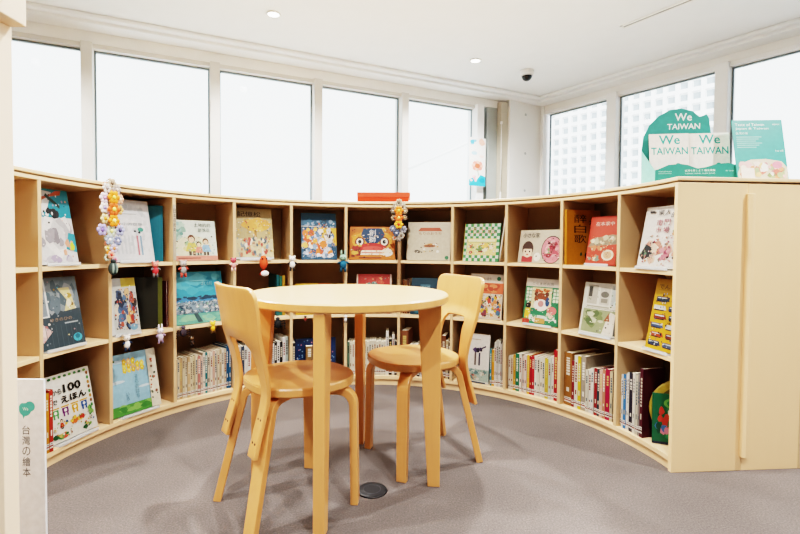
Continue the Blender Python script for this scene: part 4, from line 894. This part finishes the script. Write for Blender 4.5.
# ------------------------------------------------------------------ things on the worktop
def top_pt(px, a_r):                                   # on the worktop at radius a_r under photograph column px
    best = None
    for k in range(3000):
        a = AL + (AR - AL) * k / 3000; x, y = pol(a_r, a); P = Vector((x, y, H - HC)); fy = P.dot(fwd); X = 400 + CXS + F * P.dot(r_ax) / fy
        if best is None or abs(X - px) < best[0]: best = (abs(X - px), a, x, y)
    return best[1:]
a, x, y = top_pt(384, R + .12)
for k, (c, wd, lb) in enumerate((('#d8401f', .335, 'flat orange red book at the bottom of the pair on the worktop'), ('#e2553a', .345, 'flat orange red book on top of the pair on the worktop'))):
    o = picture_book(.22, wd, .030, c, None, back=c); o.matrix_world = Matrix.Translation((x + .004 * k, y, H + .0312 + k * .0312)) @ Matrix.Rotation(-a + PI / 2, 4, 'Z') @ Matrix.Rotation(-PI / 2, 4, 'X') @ Matrix.Translation((0, 0, -wd / 2)); tag(o, lb, 'book', 'orange books on the worktop')

TEAL, TEAL2 = '#45958b', '#3a887e'
TM = ink(TEAL)
def fl(px, py, D, o, ax, up=Vector((0, 0, 1))): pass
dc = atz(694, 179, H); ydir = math.radians(-6)
o = empty('brochure_display', (.655 * dc.y / 1.0 if False else (694 - 400 - CXS) / F * 2.02, 2.02, H + .0006), math.radians(-9)); tag(o, 'teal cardboard brochure display with rounded top and white lettering on the worktop', 'brochure display')
DW, DH, K = .325, .30, .095
b = MB()
sil = [(-.17, 0), (.155, 0), (.155, .13), (.135, .18), (.128, .215), (.122, .255), (.11, .272), (.095, .266), (.08, .262), (.05, .285), (.0, .297), (-.05, .292), (-.1, .27), (-.14, .235), (-.165, .19), (-.172, .14)]
sil = [((p[0] + .172) / .327 * .31 - .19, p[1] * 1.15) for p in sil]
nS = len(sil); y1, y2 = K, K + .004
b.add([(p[0], y1, p[1]) for p in sil] + [(p[0], y2, p[1]) for p in sil], [tuple(range(nS)), tuple(range(2 * nS - 1, nS - 1, -1))] + [(i, nS + i, nS + (i + 1) % nS, (i + 1) % nS) for i in range(nS)], TM)
ar = Art(); ar.text('We', .44, .835, .23, .10, '#f4f6f4', 1, .012).text('TAIWAN', .34, .725, .44, .075, '#f4f6f4', 1, .012); ar.onto(b, (-.19, y1, 0), (1, 0, 0), (0, 0, 1), .31, .342, (0, -1, 0)); b.build('back_board', o, recalc=False)
b = MB(); pk = [(-.135, 0), (.18, 0), (.18, .062), (.165, .075), (.14, .082), (.1, .08), (.06, .066), (.028, .06), (.02, .062), (-.01, .076), (-.04, .082), (-.085, .078), (-.12, .06), (-.135, .055)]
pk = [((x_ + .135) / .315 * .333 - .165, z_ * .95) for x_, z_ in pk]; nP = len(pk)
b.add([(p[0], 0, p[1]) for p in pk] + [(p[0], .003, p[1]) for p in pk], [tuple(range(nP)), tuple(range(2 * nP - 1, nP - 1, -1))] + [(i, nP + i, nP + (i + 1) % nP, (i + 1) % nP) for i in range(nP)], ink(TEAL2))
ar = Art(); ar.text('台湾を旅しよう 観光情報', .36, .56, .36, .12, '#dff0ea').text('TAIWAN TRAVEL GUIDE BOOK', .36, .42, .36, .07, '#cfe6df').text('wetaiwan', .04, .55, .16, .07, '#bcdcd2').text('free', .84, .55, .1, .07, '#bcdcd2').rect(.04, .46, .2, .475, '#bcdcd2').rect(.04, .2, .96, .206, '#5fb3a5')
ar.onto(b, (-.165, 0, 0), (1, 0, 0), (0, 0, 1), .333, .078, (0, -1, 0)); b.build('pocket', o, recalc=False)
b = MB(); b.add([(-.189, K, 0), (-.165, 0, 0), (-.165, 0, .05), (-.189, K, .155)], [(0, 1, 2, 3)], ink('#86cabb')); b.build('side_panel', o)
b = MB(); b.poly([(-.189, K, .0015), (-.165, .003, .0015), (.168, .003, .0015), (.12, K, .0015)], TM); b.build('base', o)
for k, (xx, lb) in enumerate(((-.086, 'cream brochure with teal lettering on the left in the teal display'), (.082, 'cream brochure with teal lettering on the right in the teal display'))):
    ob = empty('brochure'); w, h = .163, .222; b = MB(); b.box((-w / 2, 0, 0), (w / 2, .006, h), ink('#ece4da'))
    ar = Art(); ar.text('We', .24, .78, .54, .19, '#3d9d92', 1, .016).text('TAIWAN', .04, .57, .93, .15, '#3d9d92', 1, .016).oval(.72, .36, .06, .035, '#3f8f80').poly([(.68, .35), (.76, .35), (.72, .29)], '#3f8f80').poly([(.1, 0), (1, 0), (1, .28), (.8, .34), (.5, .33), (.25, .2)], '#57998f')
    ar.onto(b, (-w / 2, 0, 0), (1, 0, 0), (0, 0, 1), w, h, (0, -1, 0)); b.build('booklet', ob, recalc=False)
    ob.matrix_world = Matrix.Translation(o.location) @ Matrix.Rotation(math.radians(-9), 4, 'Z') @ Matrix.Translation((xx, .045 + .009 * k, .004)) @ Matrix.Rotation(-.12, 4, 'X'); tag(ob, lb, 'brochure')
# leaning poster
ob = empty('poster_stand', ((761 - 400 - CXS) / F * 1.97, 1.97, H + .0006), math.radians(-4)); tag(ob, 'teal tourism poster with white text and food photograph leaning on the worktop', 'poster')
ln = .2; w, h = .205, .272; b = MB(); mt = Matrix.Rotation(-ln, 4, 'X')
pb = MB(); pb.box((-w / 2, 0, 0), (w / 2, .003, h), ink('#4c9f97')); ar = Art()
ar.text('Taste of Taiwan', .06, .9, .58, .045, '#e6f4f0').text('Japan & Taiwan', .06, .83, .66, .045, '#e6f4f0').text('台湾の味', .06, .755, .24, .045, '#d9efe9').text('wetaiwan', .8, .91, .14, .03, '#e6f4f0')
for k in range(6): ar.rect(.06, .71 - .034 * k, .56 - .06 * (k % 3), .72 - .034 * k, '#a9d8d0')
ar.text('free wifi', .8, .47, .16, .03, '#e6f4f0')
ar.poly([(.02, 0), (.98, 0), (1, .2), (.9, .31), (.6, .35), (.3, .34), (.1, .28), (.02, .12)], '#d9cbb4').blobs(60, ['#e8a07a', '#e9b8b4', '#a9b48a', '#d9796a', '#f0e0d0', '#8c9a6c', '#e6c490', '#c9888c', '#f2efe6'], .02, .0, .98, .33, .04, .1, .8, 77).rect(.08, .03, .34, .2, '#efe2d6').oval(.8, .25, .1, .06, '#e88fa0')
ar.onto(pb, (-w / 2, 0, 0), (1, 0, 0), (0, 0, 1), w, h, (0, -1, 0)); pb.v = [tuple(mt @ Vector(v)) for v in pb.v]; pb.build('printed_panel', ob, recalc=False)
b = MB(); b.add([tuple(mt @ Vector((-.03, .0035, h * .7))), tuple(mt @ Vector((.03, .0035, h * .7))), (.04, .14, 0), (-.04, .14, 0)], [(0, 1, 2, 3)], plain('grey_card', '#b9bdbb', .8)); b.build('rear_strut', ob)

# ------------------------------------------------------------------ round table
TX, TY, TR, TZ, TT = -.183, 1.798, .382, .735, .031
tb = empty('round_table', (TX, TY, 0)); tag(tb, 'round birch table with four flat tapered legs in front of the bookcase', 'table')
b = MB(); b.lathe([(0, TZ - TT), (TR - .006, TZ - TT), (TR, TZ - TT + .005), (TR, TZ - .005), (TR - .005, TZ), (0, TZ)], BIRCH_TOP, 96, smooth=False); b.build('tabletop', tb)
b = MB(); b.lathe([(TR + .0003, TZ - TT + .006), (TR + .0006, TZ - TT + .006), (TR + .0006, TZ - .006), (TR + .0003, TZ - .006)], BIRCH, 96, smooth=False); b.build('edge_band', tb)
for deg in (-5.5, 84, 173.5, 264):
    b = MB(); tk = .0185; zz = TZ - TT - .0005; ro = TR - .010
    prof = [(ro, 0), (ro - .046, 0), (ro - .089, zz), (ro, zz)]
    vs = [(p[0], -tk, p[1]) for p in prof] + [(p[0], tk, p[1]) for p in prof]
    b.add(vs, [(0, 1, 2, 3), (7, 6, 5, 4), (0, 4, 5, 1), (1, 5, 6, 2), (2, 6, 7, 3), (3, 7, 4, 0)], BIRCH)
    lg = b.build('leg', tb, .003); lg.rotation_euler.z = math.radians(deg); lg.location.x = -.015

# ------------------------------------------------------------------ bentwood chairs
def make_chair():
    root = empty('bentwood_chair'); SZ, ST_, SR = .45, .03, .188
    b = MB(); n = 64; prof = [(0, SZ - ST_), (.98, SZ - ST_), (1, SZ - ST_ + .005), (1, SZ - .005), (.985, SZ), (0, SZ)]
    vs = []; fs = []; k = len(prof)
    for j in range(n):
        g = 2 * PI * j / n; cx_, cy_ = math.cos(g), math.sin(g); e = (abs(cx_) ** 2.35 + abs(cy_) ** 2.35) ** (-1 / 2.35)
        for r, z in prof: vs.append((SR * e * r * cx_, .054 + SR * e * r * cy_, z))
    for j in range(n):
        for i in range(k - 1): fs.append((j * k + i, ((j + 1) % n) * k + i, ((j + 1) % n) * k + i + 1, j * k + i + 1))
    b.add(vs, fs, BIRCH_SEAT); b.build('seat', root)
    def leg(st, ft, kf):
        st, ft = Vector(st), Vector(ft); d = (ft - st); dh = Vector((d.x, d.y, 0)); L = dh.length; dh.normalize()
        zt = SZ - ST_ - .015; b = MB(); kx = L * kf
        pts = [st, st + dh * (kx - .055)]
        cen = st + dh * (kx - .055) + Vector((0, 0, -.055))
        for q in range(1, 8):
            g = q * (PI / 2 - .06) / 7; pts.append(cen + dh * .055 * math.sin(g) + Vector((0, 0, .055 * math.cos(g))))
        pe = pts[-1]
        for q in range(1, 7): pts.append(pe.lerp(ft, q / 6))
        wd = dh.cross(Vector((0, 0, 1)))
        N = len(pts); b.sweep(pts, wd, [.046] * (N - 6) + [.046 - .006 * q / 5 for q in range(6)], [.027] * N, BIRCH); return b.build('leg', root, .003)
    zt = SZ - ST_ - .0145
    for sx in (-1, 1):
        leg((sx * .05, -.0, zt), (sx * .153, -.19, .0), .60); leg((sx * .05, .06, zt), (sx * .168, .187, .0), .97)
    # backrest: one bent sheet, a wide panel above two straps
    W = .174; top = .783; rc = .035; zb = .606
    def prof_y(z):
        P = [(.20, -.182), (.25, -.170), (.30, -.156), (.36, -.138), (.40, -.128), (.43, -.1235), (.46, -.1245), (.50, -.131), (.56, -.145), (.62, -.160), (.70, -.171), (.79, -.186)]
        for (z0, y0), (z1, y1) in zip(P, P[1:]):
            if z <= z1: return y0 + (y1 - y0) * (z - z0) / (z1 - z0)
        return P[-1][1]
    def outer(z):
        P = [(.20, .158), (.25, .152), (.36, .144), (.44, .146), (.52, .154), (.62, .166), (.72, .176), (.79, .178)]
        for (z0, y0), (z1, y1) in zip(P, P[1:]):
            if z <= z1: return y0 + (y1 - y0) * (z - z0) / (z1 - z0)
        return P[-1][1]
    cols = [-1, -.97, -.9, -.8, -.7, -.58, -.5, -.42, -.3, -.15, 0, .15, .3, .42, .5, .58, .7, .8, .9, .97, 1]
    T_ = .014; b = MB(); V = []; Fq = []; idx = {}
    def vert(s_, z):
        x = s_ * outer(z); bow = .028 * (1 - s_ * s_) * min(max((z - .56) / .08, 0), 1)
        y = prof_y(z) - bow
        V.append((x, y, z)); return len(V) - 1
    rows = 14; grid = {}
    for ci, s_ in enumerate(cols):
        e = max(0, abs(s_) * W - (W - rc)); zt_ = top - rc + math.sqrt(max(rc * rc - e * e, 0))
        if abs(s_) > .49: zlow = zb - .022
        else: zlow = zb - .022 * max(0, (abs(s_) - .34) / .16) ** 2.5
        for r in range(rows + 1): grid[ci, r] = vert(s_, zt_ + (zlow - zt_) * r / rows)
    for ci in range(len(cols) - 1):
        for r in range(rows): Fq.append((grid[ci, r], grid[ci, r + 1], grid[ci + 1, r + 1], grid[ci + 1, r]))
    SR_ = 16
    for sd in ([c for c in range(len(cols)) if cols[c] < -.49], [c for c in range(len(cols)) if cols[c] > .49]):
        prev = [grid[c, rows] for c in sd]
        for r in range(1, SR_ + 1):
            z = zb - .022 + (.245 - (zb - .022)) * r / SR_
            kk = 1 - .30 * min(r / 7, 1); cur = [vert(math.copysign(1 - (1 - abs(cols[c])) * kk, cols[c]), z) for c in sd]
            for q in range(len(sd) - 1): Fq.append((prev[q], cur[q], cur[q + 1], prev[q + 1]))
            prev = cur
    b.add(V, Fq, BIRCH, True); ob = b.build('backrest', root, recalc=True)
    so = ob.modifiers.new('thickness', 'SOLIDIFY'); so.thickness = T_; so.offset = 0
    bv = ob.modifiers.new('bevel', 'BEVEL'); bv.width = .002; bv.segments = 2; bv.limit_method = 'ANGLE'; bv.angle_limit = .8
    SCR = plain('dark_screw', '#4a3524', .5)
    for sx in (-1, 1):
        for z in (.36, .29):
            for q in (.77, .9):
                x = sx * q * outer(z); s_ = MB(); s_.lathe([(0, .0015), (.0035, .0012), (.0042, 0)], SCR, 10, mtx=Matrix.Translation((x, prof_y(z) - T_ / 2 - .0003, z)) @ Matrix.Rotation(PI / 2, 4, 'X')); s_.build('screw', ob)
    return root
ch = make_chair(); c2 = copy_tree(ch)
ch.location = (-.392, 1.650, 0); ch.rotation_euler.z = math.radians(38.5 - 90); tag(ch, 'honey birch bentwood chair seen from behind at the near left of the round table', 'chair', 'bentwood chairs at the round table')
c2.location = (.123, 2.022, 0); c2.rotation_euler.z = math.radians(206 - 90); tag(c2, 'honey birch bentwood chair facing the camera on the far right of the round table', 'chair', 'bentwood chairs at the round table')

# floor outlet
p = atz(372, 490.5, 0); o = empty('floor_outlet', (p.x, p.y, 0)); tag(o, 'round black floor outlet cover in the carpet under the table', 'floor outlet')
b = MB(); b.lathe([(0, .005), (.044, .005), (.054, .004), (.058, .0005), (0, .0005)], plain('black_plastic', '#23262a', .45), 36); b.build('cover', o)
b = MB(); b.lathe([(.030, .0052), (.032, .0060), (.034, .0052)], plain('outlet_ring', '#3a3e42', .4), 36); b.build('ring', o)

# ------------------------------------------------------------------ near-left bookcase end and its sign
XE = (15.5 - 400 - CXS) / F * 1.04
o = empty('tall_bookcase', (XE - .3, 1.02, 0)); tag(o, 'tall pale wooden bookcase end panel close to the camera at the left edge', 'bookcase')
PW = wood('near_pale_wood', '#f2dabf', (1.2, 1.2, .12), .45, .04)
b = MB(); b.box((-.3, -.02, 0), (.3, .02, 1.387), PW); b.build('side_panel', o, .002)
b = MB(); b.box((-.3, -.05, 1.3875), (.333, .02, 1.47), PW); b.build('top_board', o, .003)
xs = (41.5 - 400 - CXS) / F * 1.13; ws = .115
o = empty('sign_board', (xs - ws / 2, 1.13, 0), 0); tag(o, 'white upright sign with teal emblem and vertical black lettering at the left edge', 'sign')
hs = .582; b = MB(); b.box((-ws / 2, 0, 0), (ws / 2, .006, hs), ink('#e9ebef'))
ar = Art(); ar.oval(.6, .872, .13, .028, '#4fa9a2').oval(.7, .885, .11, .022, '#4fa9a2').oval(.55, .88, .08, .02, '#4fa9a2').poly([(.53, .86), (.64, .86), (.56, .832)], '#4fa9a2').text('We', .55, .868, .12, .014, '#dcefec')
ar.vtext('台灣の繪本', .53, .808, .17, .225, '#55585d'); ar.onto(b, (-ws / 2, 0, 0), (1, 0, 0), (0, 0, 1), ws, hs, (0, -1, 0)); b.build('printed_panel', o, recalc=False)
b = MB(); b.box((-ws / 2, .0065, 0), (ws / 2, .08, .006), ink('#d9dbdf')); b.build('foot', o)

# ------------------------------------------------------------------ light
w = bpy.data.worlds.new('sky'); SC.world = w; w.use_nodes = True; nt = w.node_tree; bg = nt.nodes['Background']
tc = nt.nodes.new('ShaderNodeTexCoord'); nz = nt.nodes.new('ShaderNodeTexNoise'); nz.inputs['Scale'].default_value = 1.6; nz.inputs['Detail'].default_value = 4
nt.links.new(tc.outputs['Generated'], nz.inputs['Vector'])
rp = nt.nodes.new('ShaderNodeValToRGB'); rp.color_ramp.elements[0].position = .35; rp.color_ramp.elements[0].color = (.76, .80, .83, 1); rp.color_ramp.elements[1].position = .7; rp.color_ramp.elements[1].color = (.86, .89, .92, 1)
nt.links.new(nz.outputs['Fac'], rp.inputs[0]); nt.links.new(rp.outputs[0], bg.inputs['Color']); bg.inputs['Strength'].default_value = 2.4
sl = bpy.data.lights.new('sun', 'SUN'); sl.energy = 2.2; sl.angle = .02; so_ = bpy.data.objects.new('sun', sl); COL.objects.link(so_)
so_.rotation_euler = Vector((.12, .8, -.55)).to_track_quat('-Z', 'Y').to_euler()
SC.view_settings.view_transform = 'Filmic'; SC.view_settings.look = 'Very High Contrast'; SC.view_settings.exposure = .38
